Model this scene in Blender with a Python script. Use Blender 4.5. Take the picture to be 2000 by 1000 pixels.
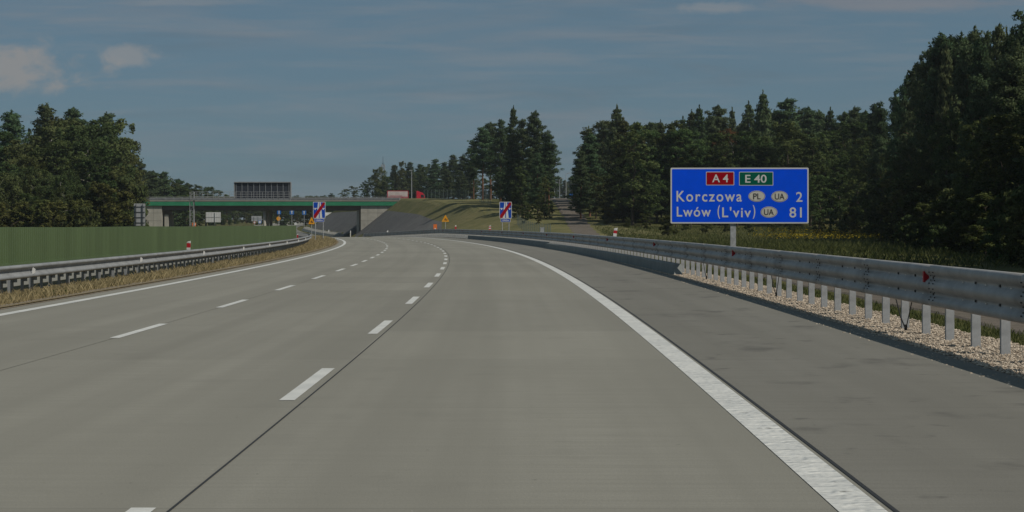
import bpy, math, random
import numpy as np
from mathutils import Vector, Matrix
R_ = math.radians
random.seed(7)
for o in list(bpy.data.objects):
    bpy.data.objects.remove(o)
SC = bpy.context.scene
COL = SC.collection

# ------------------------------------------------------------------ camera, light, sky, exposure
F = 3400.0            # focal length in pixels of a 2000 px wide frame
H0 = 1.47             # eye height
CX, CY = 1000.0, 438.7
cam = bpy.data.cameras.new('camera')
cam.sensor_width = 36.0
cam.lens = 36.0 * F / 2000.0
cam.shift_y = -(500.0 - CY) / 2000.0
cam.clip_start = 0.1
cam.clip_end = 12000
camo = bpy.data.objects.new('camera', cam)
COL.objects.link(camo)
camo.location = (0, 0, H0)
camo.rotation_euler = (R_(90), 0, 0)
SC.camera = camo

ELEV = R_(46)
TO_SUN = Vector((0.83 * math.cos(ELEV), -0.557 * math.cos(ELEV), math.sin(ELEV))).normalized()
sun = bpy.data.lights.new('sun', 'SUN')
sun.energy = 3.0
sun.angle = R_(0.5)
sun.color = (1.0, 0.93, 0.82)
suno = bpy.data.objects.new('sun', sun)
COL.objects.link(suno)
suno.rotation_euler = (-TO_SUN).to_track_quat('-Z', 'Y').to_euler()

SC.view_settings.view_transform = 'Standard'
SC.view_settings.look = 'None'
SC.view_settings.gamma = 1.0
SC.view_settings.exposure = 0.0
SC.cycles.max_bounces = 6
SC.cycles.diffuse_bounces = 4
SC.cycles.transparent_max_bounces = 8

world = bpy.data.worlds.new("World")
SC.world = world
world.use_nodes = True
wn, wl = world.node_tree.nodes, world.node_tree.links
wn.clear()


def wnode(t, **kw):
    n = wn.new(t)
    for k, v in kw.items():
        setattr(n, k, v)
    return n


def wmath(op, a, b=None, c=None):
    n = wn.new('ShaderNodeMath')
    n.operation = op
    for i, v in enumerate((a, b, c)):
        if v is None:
            continue
        if isinstance(v, (int, float)):
            n.inputs[i].default_value = v
        else:
            wl.new(v, n.inputs[i])
    return n.outputs[0]


sky = wnode('ShaderNodeTexSky', sky_type='NISHITA')
sky.sun_disc = False
sky.sun_elevation = ELEV
sky.sun_rotation = math.atan2(TO_SUN.x, TO_SUN.y)
sky.altitude = 200
sky.air_density = 1.0
sky.dust_density = 0.6
sky.ozone_density = 2.0
tc = wnode('ShaderNodeTexCoord')
sep = wnode('ShaderNodeSeparateXYZ')
wl.new(tc.outputs['Generated'], sep.inputs[0])
ysafe = wmath('MAXIMUM', sep.outputs[1], 0.05)
AZ = wmath('DIVIDE', sep.outputs[0], ysafe)       # tangent of the azimuth
EL = wmath('DIVIDE', sep.outputs[2], ysafe)       # tangent of the elevation


def wnoise(sx, sy, scale, detail, rough=0.55, dist=0.0, off=0.0):
    cb = wnode('ShaderNodeCombineXYZ')
    wl.new(wmath('MULTIPLY_ADD', AZ, sx, off), cb.inputs[0])
    wl.new(wmath('MULTIPLY', EL, sy), cb.inputs[1])
    cb.inputs[2].default_value = off
    n = wnode('ShaderNodeTexNoise')
    n.inputs['Scale'].default_value = scale
    n.inputs['Detail'].default_value = detail
    n.inputs['Roughness'].default_value = rough
    n.inputs['Distortion'].default_value = dist
    wl.new(cb.outputs[0], n.inputs['Vector'])
    return n.outputs['Fac']


def wramp(v, lo, hi, a=0.0, b=1.0):
    n = wnode('ShaderNodeMapRange', interpolation_type='SMOOTHSTEP')
    wl.new(v, n.inputs[0])
    for i, q in enumerate((lo, hi, a, b)):
        n.inputs[i + 1].default_value = q
    return n.outputs[0]


def blob(az, el, ra, re, n):
    """soft cloud body round one direction, its edge broken up by noise"""
    dx = wmath('DIVIDE', wmath('SUBTRACT', AZ, az), ra)
    dy = wmath('DIVIDE', wmath('SUBTRACT', EL, el), re)
    d = wmath('SQRT', wmath('ADD', wmath('MULTIPLY', dx, dx), wmath('MULTIPLY', dy, dy)))
    v = wmath('ADD', wmath('SUBTRACT', 1.0, d), wmath('MULTIPLY', wmath('SUBTRACT', n, 0.5), 2.2))
    return wramp(v, 0.05, 0.75)


def wmix(fac, a, b):
    n = wnode('ShaderNodeMix', data_type='RGBA')
    if isinstance(fac, float):
        n.inputs['Factor'].default_value = fac
    else:
        wl.new(fac, n.inputs['Factor'])
    for v, s in ((a, n.inputs[6]), (b, n.inputs[7])):
        if isinstance(v, tuple):
            s.default_value = v + (1,)
        else:
            wl.new(v, s)
    return n.outputs[2]


SKYK = 9.0   # scale of cloud colours to the physical sky's brightness
hsv = wnode('ShaderNodeHueSaturation')
hsv.inputs['Hue'].default_value = 0.497
hsv.inputs['Saturation'].default_value = 0.92
hsv.inputs['Value'].default_value = 1.0
wl.new(sky.outputs[0], hsv.inputs['Color'])
tint = wnode('ShaderNodeMix', data_type='RGBA', blend_type='MULTIPLY')
tint.inputs['Factor'].default_value = 1.0
wl.new(hsv.outputs[0], tint.inputs[6])
# the polarised, darker blue towards the zenith
tint.inputs[7].default_value = (0.48, 0.67, 0.84, 1)
# thin even veil of high haze over the whole sky
base = wmix(0.62, tint.outputs[2], (2.38, 3.74, 4.72))
streak = wramp(wnoise(3.0, 26.0, 2.3, 7, 0.6, 0.6, 3.1), 0.42, 0.74, 0.0, 0.42)
streak2 = wramp(wnoise(5.0, 60.0, 2.0, 6, 0.6, 0.4, 9.4), 0.46, 0.76, 0.0, 0.38)
dusk = wramp(wnoise(2.0, 18.0, 2.6, 5, 0.6, 0.5, 17.0), 0.48, 0.72, 0.0, 0.30)
puff = wnoise(30.0, 42.0, 1.5, 8, 0.6, 0.3, 5.0)
b1 = blob(-0.288, 0.0885, 0.056, 0.021, puff)
b2 = blob(-0.219, 0.098, 0.024, 0.0085, puff)
b3 = blob(0.112, 0.1245, 0.034, 0.0045, puff)
b4 = blob(0.215, 0.128, 0.12, 0.008, wnoise(8, 60, 1.6, 7, 0.6, 0.4, 2.2))
b5 = blob(-0.19, 0.128, 0.06, 0.0035, wnoise(12, 60, 1.6, 7, 0.6, 0.4, 6.2))
c = wmix(dusk, base, (0.66 * SKYK * .36, 0.84 * SKYK * .36, 1.0 * SKYK * .36))
c = wmix(streak, c, (SKYK * .42, SKYK * .47, SKYK * .53))
c = wmix(streak2, c, (SKYK * .47, SKYK * .52, SKYK * .57))
c = wmix(wmath('MULTIPLY', b4, 0.55), c, (SKYK * .46, SKYK * .46, SKYK * .50))
c = wmix(wmath('MULTIPLY', b5, 0.4), c, (SKYK * .52, SKYK * .55, SKYK * .58))
c = wmix(wmath('MULTIPLY', b3, 0.42), c, (SKYK * .56, SKYK * .58, SKYK * .60))
c = wmix(wmath('MULTIPLY', b2, 0.6), c, (SKYK * .60, SKYK * .60, SKYK * .60))
c = wmix(wmath('MULTIPLY', b1, 0.68), c, (SKYK * .66, SKYK * .61, SKYK * .57))
bg = wnode('ShaderNodeBackground')
bg.inputs['Strength'].default_value = 0.05
wl.new(c, bg.inputs['Color'])
wo = wnode('ShaderNodeOutputWorld')
wl.new(bg.outputs[0], wo.inputs['Surface'])


# ------------------------------------------------------------------ materials
def mat(name, color, rough=0.8, metal=0.0, spec=0.3, var=0.0, vscale=3.0, bump=0.0, bscale=40.0, coord='Object',
        c2=None, stretch=None, detail=6):
    m = bpy.data.materials.new(name)
    m.use_nodes = True
    nt = m.node_tree
    n, l = nt.nodes, nt.links
    p = n['Principled BSDF']
    p.inputs['Roughness'].default_value = rough
    p.inputs['Metallic'].default_value = metal
    p.inputs['Specular IOR Level'].default_value = spec
    p.inputs['Base Color'].default_value = (*color, 1)
    if var or bump:
        t = n.new('ShaderNodeTexCoord')
        src = t.outputs[coord]
        if stretch:
            mp = n.new('ShaderNodeMapping')
            mp.inputs['Scale'].default_value = stretch
            l.new(src, mp.inputs[0])
            src = mp.outputs[0]
    if var:
        nz = n.new('ShaderNodeTexNoise')
        nz.inputs['Scale'].default_value = vscale
        nz.inputs['Detail'].default_value = detail
        nz.inputs['Roughness'].default_value = 0.62
        l.new(src, nz.inputs['Vector'])
        mr = n.new('ShaderNodeMapRange')
        mr.inputs[1].default_value = 0.3
        mr.inputs[2].default_value = 0.7
        l.new(nz.outputs['Fac'], mr.inputs[0])
        mx = n.new('ShaderNodeMix')
        mx.data_type = 'RGBA'
        b = c2 if c2 else tuple(v * (1 + var) for v in color)
        a = color if c2 else tuple(v * (1 - var) for v in color)
        mx.inputs[6].default_value = (*a, 1)
        mx.inputs[7].default_value = (*b, 1)
        l.new(mr.outputs[0], mx.inputs['Factor'])
        l.new(mx.outputs[2], p.inputs['Base Color'])
    if bump:
        nb = n.new('ShaderNodeTexNoise')
        nb.inputs['Scale'].default_value = bscale
        nb.inputs['Detail'].default_value = 4
        l.new(src, nb.inputs['Vector'])
        bp = n.new('ShaderNodeBump')
        bp.inputs['Strength'].default_value = bump
        bp.inputs['Distance'].default_value = 0.02
        l.new(nb.outputs['Fac'], bp.inputs['Height'])
        l.new(bp.outputs[0], p.inputs['Normal'])
    return m


def N(nt, t, **kw):
    n = nt.nodes.new(t)
    for k, v in kw.items():
        setattr(n, k, v)
    return n


def noise_fac(nt, src, scale, lo, hi, detail=6, a=0.0, b=1.0, stretch=None, rough=0.6):
    l = nt.links
    if stretch:
        mp = N(nt, 'ShaderNodeMapping')
        mp.inputs['Scale'].default_value = stretch
        l.new(src, mp.inputs[0])
        src = mp.outputs[0]
    nz = N(nt, 'ShaderNodeTexNoise')
    nz.inputs['Scale'].default_value = scale
    nz.inputs['Detail'].default_value = detail
    nz.inputs['Roughness'].default_value = rough
    l.new(src, nz.inputs['Vector'])
    mr = N(nt, 'ShaderNodeMapRange', interpolation_type='SMOOTHSTEP')
    for i, q in enumerate((lo, hi, a, b)):
        mr.inputs[i + 1].default_value = q
    l.new(nz.outputs['Fac'], mr.inputs[0])
    return mr.outputs[0]


def mixc(nt, fac, a, b, blend='MIX'):
    n = N(nt, 'ShaderNodeMix', data_type='RGBA', blend_type=blend)
    if isinstance(fac, float):
        n.inputs['Factor'].default_value = fac
    else:
        nt.links.new(fac, n.inputs['Factor'])
    for v, s in ((a, n.inputs[6]), (b, n.inputs[7])):
        if isinstance(v, tuple):
            s.default_value = v + (1,)
        else:
            nt.links.new(v, s)
    return n.outputs[2]


def concrete_road(name, base, tone2, blot, blot_amt, speck=0.5):
    """brushed concrete slabs: uv is (metres across, metres along)"""
    m = bpy.data.materials.new(name)
    m.use_nodes = True
    nt = m.node_tree
    l = nt.links
    p = nt.nodes['Principled BSDF']
    p.inputs['Roughness'].default_value = 0.78
    p.inputs['Specular IOR Level'].default_value = 0.22
    uv = N(nt, 'ShaderNodeUVMap').outputs[0]
    big = noise_fac(nt, uv, 0.35, 0.3, 0.7, 5, stretch=(1.0, 0.35, 1))
    c = mixc(nt, big, base, tone2)
    # wheel tracks: long faint bands
    trk = noise_fac(nt, uv, 1.0, 0.35, 0.68, 3, 0.0, 0.85, stretch=(1.1, 0.012, 1))
    c = mixc(nt, trk, c, tuple(v * 0.86 for v in base))
    # transverse brushing
    br = noise_fac(nt, uv, 6.0, 0.3, 0.72, 5, 0.0, 0.55, stretch=(0.10, 2.2, 1))
    c = mixc(nt, br, c, tuple(v * 0.84 for v in base))
    # slab to slab change of tone
    mp = N(nt, 'ShaderNodeMapping')
    mp.inputs['Scale'].default_value = (1 / 3.6, 1 / 5.0, 1)
    mp.inputs['Location'].default_value = (0.52, 0.2, 0)
    l.new(uv, mp.inputs[0])
    fl = N(nt, 'ShaderNodeVectorMath', operation='FLOOR')
    l.new(mp.outputs[0], fl.inputs[0])
    wn_ = N(nt, 'ShaderNodeTexWhiteNoise', noise_dimensions='2D')
    l.new(fl.outputs[0], wn_.inputs['Vector'])
    mr = N(nt, 'ShaderNodeMapRange')
    mr.inputs[3].default_value = 0.94
    mr.inputs[4].default_value = 1.05
    l.new(wn_.outputs['Value'], mr.inputs[0])
    sc = N(nt, 'ShaderNodeVectorMath', operation='SCALE')
    l.new(c, sc.inputs[0])
    l.new(mr.outputs[0], sc.inputs['Scale'])
    c = sc.outputs[0]
    # sawn cross joints every five metres, hardly visible
    sp = N(nt, 'ShaderNodeSeparateXYZ')
    l.new(mp.outputs[0], sp.inputs[0])
    fr = N(nt, 'ShaderNodeMath', operation='FRACT')
    l.new(sp.outputs[1], fr.inputs[0])
    lt = N(nt, 'ShaderNodeMath', operation='LESS_THAN')
    l.new(fr.outputs[0], lt.inputs[0])
    lt.inputs[1].default_value = 0.003
    jm = N(nt, 'ShaderNodeMath', operation='MULTIPLY')
    l.new(lt.outputs[0], jm.inputs[0])
    jm.inputs[1].default_value = 0.45
    c = mixc(nt, jm.outputs[0], c, tuple(v * 0.45 for v in base))
    # rubber and oil blots
    bl = noise_fac(nt, uv, 1.15, 0.55, 0.72, 4, 0.0, blot_amt, stretch=(0.75, 0.6, 1))
    c = mixc(nt, bl, c, blot)
    bl2 = noise_fac(nt, uv, 2.3, 0.62, 0.72, 3, 0.0, blot_amt * 0.9, stretch=(0.7, 0.8, 1))
    c = mixc(nt, bl2, c, blot)
    # fine grain and specks of grit
    gr = noise_fac(nt, uv, 48.0, 0.25, 0.75, 5, 0.0, 0.42)
    c = mixc(nt, gr, c, tuple(v * 0.72 for v in base))
    sk = noise_fac(nt, uv, 13.0, 0.705, 0.735, 3, 0.0, speck)
    c = mixc(nt, sk, c, tuple(v * 0.3 for v in base))
    sk2 = noise_fac(nt, uv, 21.0, 0.765, 0.785, 2, 0.0, speck, stretch=(1, 1, 3))
    c = mixc(nt, sk2, c, (0.6, 0.58, 0.52))
    l.new(c, p.inputs['Base Color'])
    nb = N(nt, 'ShaderNodeTexNoise')
    nb.inputs['Scale'].default_value = 60
    nb.inputs['Detail'].default_value = 4
    l.new(uv, nb.inputs['Vector'])
    bp = N(nt, 'ShaderNodeBump')
    bp.inputs['Strength'].default_value = 0.25
    bp.inputs['Distance'].default_value = 0.01
    l.new(nb.outputs['Fac'], bp.inputs['Height'])
    l.new(bp.outputs[0], p.inputs['Normal'])
    return m


def paint_line(name):
    m = bpy.data.materials.new(name)
    m.use_nodes = True
    nt = m.node_tree
    l = nt.links
    p = nt.nodes['Principled BSDF']
    p.inputs['Roughness'].default_value = 0.6
    uv = N(nt, 'ShaderNodeUVMap').outputs[0]
    big = noise_fac(nt, uv, 2.0, 0.3, 0.7, 5)
    c = mixc(nt, big, (0.56, 0.565, 0.54), (0.70, 0.70, 0.66))
    worn = noise_fac(nt, uv, 9.0, 0.60, 0.72, 5, 0.0, 0.7, stretch=(0.5, 1.6, 1))
    c = mixc(nt, worn, c, (0.34, 0.33, 0.29))
    dirt = noise_fac(nt, uv, 30.0, 0.3, 0.8, 4, 0.0, 0.3)
    c = mixc(nt, dirt, c, (0.42, 0.41, 0.36))
    l.new(c, p.inputs['Base Color'])
    return m


def ribbed_line(name):
    """thermoplastic line with raised cross ribs and dents"""
    m = paint_line(name)
    nt = m.node_tree
    l = nt.links
    p = nt.nodes['Principled BSDF']
    uv = N(nt, 'ShaderNodeUVMap').outputs[0]
    w = N(nt, 'ShaderNodeTexWave', wave_type='BANDS', bands_direction='Y')
    w.inputs['Scale'].default_value = 1.6
    w.inputs['Distortion'].default_value = 7.0
    w.inputs['Detail'].default_value = 2
    w.inputs['Detail Scale'].default_value = 3.5
    l.new(uv, w.inputs['Vector'])
    bp = N(nt, 'ShaderNodeBump')
    bp.inputs['Strength'].default_value = 0.55
    bp.inputs['Distance'].default_value = 0.02
    l.new(w.outputs['Fac'], bp.inputs['Height'])
    l.new(bp.outputs[0], p.inputs['Normal'])
    chip = noise_fac(nt, uv, 7.0, 0.66, 0.70, 3, 0.0, 0.85, stretch=(0.8, 1.2, 1))
    old = p.inputs['Base Color'].links[0].from_socket
    l.new(mixc(nt, chip, old, (0.17, 0.16, 0.14)), p.inputs['Base Color'])
    return m


def ground_mat(name, c1, c2, c3, s1=0.12, s2=1.4, bump=0.6):
    m = bpy.data.materials.new(name)
    m.use_nodes = True
    nt = m.node_tree
    l = nt.links
    p = nt.nodes['Principled BSDF']
    p.inputs['Roughness'].default_value = 0.95
    p.inputs['Specular IOR Level'].default_value = 0.1
    co = N(nt, 'ShaderNodeTexCoord').outputs['Object']
    c = mixc(nt, noise_fac(nt, co, s1, 0.35, 0.65, 6), c1, c2)
    c = mixc(nt, noise_fac(nt, co, s2, 0.42, 0.68, 6, 0, 0.8), c, c3)
    c = mixc(nt, noise_fac(nt, co, s2 * 9, 0.3, 0.7, 5, 0, 0.35), c, tuple(v * 0.5 for v in c1))
    l.new(c, p.inputs['Base Color'])
    nb = N(nt, 'ShaderNodeTexNoise')
    nb.inputs['Scale'].default_value = 9
    nb.inputs['Detail'].default_value = 6
    l.new(co, nb.inputs['Vector'])
    bp = N(nt, 'ShaderNodeBump')
    bp.inputs['Strength'].default_value = bump
    bp.inputs['Distance'].default_value = 0.15
    l.new(nb.outputs['Fac'], bp.inputs['Height'])
    l.new(bp.outputs[0], p.inputs['Normal'])
    return m


def gravel_mat(name):
    m = bpy.data.materials.new(name)
    m.use_nodes = True
    nt = m.node_tree
    l = nt.links
    p = nt.nodes['Principled BSDF']
    p.inputs['Roughness'].default_value = 0.9
    uv = N(nt, 'ShaderNodeUVMap').outputs[0]
    v = N(nt, 'ShaderNodeTexVoronoi')
    v.inputs['Scale'].default_value = 32
    l.new(uv, v.inputs['Vector'])
    hs = N(nt, 'ShaderNodeSeparateColor')
    l.new(v.outputs['Color'], hs.inputs[0])
    c = mixc(nt, hs.outputs[0], (0.31, 0.255, 0.192), (0.55, 0.47, 0.37))
    edge = N(nt, 'ShaderNodeMapRange')
    edge.inputs[1].default_value = 0.35
    edge.inputs[2].default_value = 0.75
    l.new(v.outputs['Distance'], edge.inputs[0])
    c = mixc(nt, edge.outputs[0], c, (0.17, 0.14, 0.11))
    l.new(c, p.inputs['Base Color'])
    bp = N(nt, 'ShaderNodeBump', invert=True)
    bp.inputs['Strength'].default_value = 1.0
    bp.inputs['Distance'].default_value = 0.03
    l.new(v.outputs['Distance'], bp.inputs['Height'])
    l.new(bp.outputs[0], p.inputs['Normal'])
    return m


def leaf_mat(name, c1, c2, trans=0.25, hue_obj=0.22, val=(1.4, 0.85)):
    """leaves: colour varies from leaf to leaf and from tree to tree"""
    m = bpy.data.materials.new(name)
    m.use_nodes = True
    nt = m.node_tree
    l = nt.links
    nt.nodes.remove(nt.nodes['Principled BSDF'])
    out = nt.nodes['Material Output']
    g = N(nt, 'ShaderNodeNewGeometry')
    oi = N(nt, 'ShaderNodeObjectInfo')
    c = mixc(nt, g.outputs['Random Per Island'], c1, c2)
    h = N(nt, 'ShaderNodeHueSaturation')
    mr = N(nt, 'ShaderNodeMapRange')
    mr.inputs[3].default_value = 0.5 - hue_obj * 0.16
    mr.inputs[4].default_value = 0.5 + hue_obj * 0.16
    l.new(oi.outputs['Random'], mr.inputs[0])
    l.new(mr.outputs[0], h.inputs['Hue'])
    mv = N(nt, 'ShaderNodeMapRange')
    mv.inputs[3].default_value = val[0]
    mv.inputs[4].default_value = val[1]
    fr = N(nt, 'ShaderNodeMath', operation='FRACT')
    ml = N(nt, 'ShaderNodeMath', operation='MULTIPLY')
    ml.inputs[1].default_value = 7.31
    l.new(oi.outputs['Random'], ml.inputs[0])
    l.new(ml.outputs[0], fr.inputs[0])
    l.new(fr.outputs[0], mv.inputs[0])
    l.new(mv.outputs[0], h.inputs['Value'])
    l.new(c, h.inputs['Color'])
    d = N(nt, 'ShaderNodeBsdfDiffuse')
    t = N(nt, 'ShaderNodeBsdfTranslucent')
    l.new(h.outputs[0], d.inputs[0])
    l.new(h.outputs[0], t.inputs[0])
    mx = N(nt, 'ShaderNodeMixShader')
    mx.inputs[0].default_value = trans
    l.new(d.outputs[0], mx.inputs[1])
    l.new(t.outputs[0], mx.inputs[2])
    l.new(mx.outputs[0], out.inputs[0])
    return m


M = {}
M['road'] = concrete_road('concrete_lanes', (0.268, 0.258, 0.217), (0.314, 0.303, 0.258), (0.12, 0.115, 0.10), 0.13, 0.5)
M['shoulder'] = concrete_road('concrete_shoulder', (0.200, 0.192, 0.164), (0.240, 0.232, 0.202), (0.06, 0.057, 0.052), 0.62, 0.7)
M['line'] = paint_line('white_road_paint')
M['rib'] = ribbed_line('ribbed_white_road_paint')
M['joint'] = mat('joint_sealant', (0.035, 0.034, 0.033), 0.6)
M['joint2'] = mat('worn_joint', (0.19, 0.185, 0.16), 0.8)
M['kerb'] = mat('joint_edge_concrete', (0.17, 0.165, 0.15), 0.85, var=.2, vscale=4)
M['ground'] = ground_mat('grass_ground', (0.085, 0.088, 0.030), (0.14, 0.125, 0.05), (0.06, 0.075, 0.022))
M['hill'] = ground_mat('mown_bank_grass', (0.155, 0.147, 0.062), (0.215, 0.188, 0.088), (0.10, 0.115, 0.045), 0.18, 1.0, 0.4)
M['median'] = ground_mat('dry_soil', (0.20, 0.155, 0.085), (0.27, 0.21, 0.12), (0.13, 0.11, 0.05), 0.5, 3.0)
M['dirt'] = ground_mat('sandy_edge', (0.26, 0.22, 0.165), (0.31, 0.27, 0.21), (0.18, 0.155, 0.115), 0.6, 4.0)
M['track'] = ground_mat('gravel_track', (0.150, 0.128, 0.108), (0.185, 0.158, 0.132), (0.115, 0.105, 0.078), 0.3, 3.0, 0.3)
M['lining'] = ground_mat('dark_slope_stone', (0.15, 0.145, 0.14), (0.185, 0.18, 0.17), (0.12, 0.117, 0.112), 0.15, 0.9, 0.35)
M['gravel'] = gravel_mat('limestone_gravel')
M['bankgravel'] = mat('pale_gravel', (0.36, 0.34, 0.29), 0.95, var=.25, vscale=2.5, bump=.6, bscale=12)
M['stone'] = mat('limestone_chips', (0.44, 0.38, 0.30), 0.9, var=0.35, vscale=9)
M['galv'] = mat('galvanised_steel', (0.36, 0.35, 0.335), 0.55, 0.35, 0.35, var=0.22, vscale=2.2, bump=0.12, bscale=14)
M['galvp'] = mat('galvanised_post', (0.38, 0.395, 0.405), 0.6, 0.25, 0.4, var=0.25, vscale=6)
M['galvw'] = mat('weathered_galvanised_steel', (0.28, 0.29, 0.295), 0.6, 0.15, 0.4, var=0.2, vscale=1.7)
M['dark_bolt'] = mat('bolt_hole', (0.03, 0.03, 0.03), 0.6)
M['bright_bolt'] = mat('bolt_head', (0.7, 0.7, 0.68), 0.35, 0.7)
M['red_refl'] = mat('red_reflector', (0.42, 0.012, 0.02), 0.35, 0, 0.5)
M['white_refl'] = mat('white_reflector', (0.72, 0.72, 0.70), 0.4)
M['cable'] = mat('black_strap', (0.015, 0.015, 0.015), 0.6)
M['conc_dark'] = mat('old_concrete_barrier', (0.20, 0.215, 0.205), 0.85, var=.3, vscale=1.4, c2=(0.27, 0.285, 0.27), bump=.3)
M['conc_pale'] = mat('pale_concrete_barrier', (0.30, 0.295, 0.265), 0.85, var=.2, vscale=1.2, bump=.2)
M['conc_bridge'] = mat('bridge_concrete', (0.36, 0.345, 0.30), 0.85, var=.18, vscale=0.7, bump=.3, bscale=3)
M['conc_deck'] = mat('deck_concrete', (0.24, 0.225, 0.195), 0.9, var=.18, vscale=0.6)
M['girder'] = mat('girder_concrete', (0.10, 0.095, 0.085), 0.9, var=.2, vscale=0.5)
M['green_fascia'] = mat('green_bridge_paint', (0.028, 0.21, 0.105), 0.5, var=.15, vscale=0.6)
M['green_sheet'] = mat('green_corrugated_sheet', (0.098, 0.142, 0.066), 0.6, 0, 0.3, var=.14, vscale=0.9, stretch=(1, 1, .12))
M['blue'] = mat('blue_sign_sheet', (0.000, 0.082, 0.84), 0.5, 0, 0.08, var=.05, vscale=2)
M['blue_mid'] = mat('motorway_blue_sheet', (0.004, 0.060, 0.40), 0.5, 0, 0.1)
M['blue_far'] = mat('light_blue_sign_sheet', (0.02, 0.13, 0.42), 0.45)
M['white'] = mat('white_sign_sheet', (0.62, 0.63, 0.62), 0.45)
M['cream'] = mat('oval_white_sheet', (0.56, 0.55, 0.50), 0.5)
M['red_sign'] = mat('red_sign_sheet', (0.31, 0.002, 0.010), 0.5, 0, 0.08)
M['green_sign'] = mat('green_sign_sheet', (0.000, 0.105, 0.066), 0.5, 0, 0.08)
M['black'] = mat('black_sign_print', (0.02, 0.02, 0.022), 0.5)
M['grey_back'] = mat('grey_sign_back', (0.34, 0.355, 0.365), 0.6, var=.1, vscale=2)
M['slate'] = mat('dark_frame_steel', (0.06, 0.07, 0.08), 0.5, 0.3)
M['yellow'] = mat('amber_sign_sheet', (0.74, 0.32, 0.01), 0.45)
M['orange'] = mat('orange_plastic', (0.72, 0.17, 0.03), 0.5)
M['vms'] = mat('dark_display_back', (0.030, 0.036, 0.048), 0.5)
M['vms_grey'] = mat('display_rib', (0.22, 0.235, 0.25), 0.5, 0.3)
M['red_paint'] = mat('red_truck_paint', (0.50, 0.012, 0.03), 0.35, 0, 0.5)
M['tarp'] = mat('truck_curtain', (0.46, 0.40, 0.385), 0.6, var=.2, vscale=.8)
M['tarp_red'] = mat('dull_red_curtain', (0.32, 0.10, 0.11), 0.6, var=.25, vscale=1.5)
M['glass'] = mat('dark_glass', (0.02, 0.025, 0.03), 0.1, 0, 0.6)
M['tyre'] = mat('tyre_rubber', (0.02, 0.02, 0.02), 0.9)
M['white_paint'] = mat('white_vehicle_paint', (0.6, 0.6, 0.58), 0.4, 0, .5)
M['wire'] = mat('green_grey_wire', (0.16, 0.20, 0.18), 0.6, 0.2)
M['bark_pine'] = mat('pine_bark', (0.17, 0.085, 0.05), 0.95, var=.35, vscale=2.5, stretch=(1, 1, .3))
M['bark'] = mat('grey_brown_bark', (0.075, 0.06, 0.045), 0.95, var=.35, vscale=2.5, stretch=(1, 1, .3))
M['bark_birch'] = mat('birch_bark', (0.30, 0.28, 0.24), 0.9, var=.5, vscale=2.0, stretch=(.4, .4, 3))
M['pine'] = leaf_mat('pine_needles', (0.048, 0.078, 0.038), (0.095, 0.126, 0.060), 0.25)
M['spruce'] = leaf_mat('spruce_needles', (0.048, 0.075, 0.035), (0.095, 0.120, 0.055), 0.25)
M['broad'] = leaf_mat('broad_leaves', (0.050, 0.078, 0.027), (0.108, 0.132, 0.048), 0.3)
M['birch'] = leaf_mat('birch_leaves', (0.054, 0.074, 0.028), (0.100, 0.116, 0.046), 0.3)
M['autumn'] = leaf_mat('rusty_leaves', (0.085, 0.055, 0.020), (0.12, 0.085, 0.035), 0.3)
M['larch'] = leaf_mat('larch_needles', (0.050, 0.056, 0.024), (0.085, 0.085, 0.038), 0.2)
M['bush'] = leaf_mat('bush_leaves', (0.048, 0.066, 0.020), (0.11, 0.12, 0.042), 0.3)
M['drygrass'] = leaf_mat('dry_grass_blades', (0.23, 0.19, 0.10), (0.47, 0.385, 0.22), 0.3, 0.0, (1, 1))
M['grassblade'] = leaf_mat('green_grass_blades', (0.055, 0.074, 0.026), (0.125, 0.132, 0.050), 0.25, 0.0, (1, 1))
M['yellowflower'] = leaf_mat('yellow_flower_heads', (0.28, 0.21, 0.02), (0.42, 0.32, 0.03), 0.2, 0.0, (1, 1))


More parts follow.
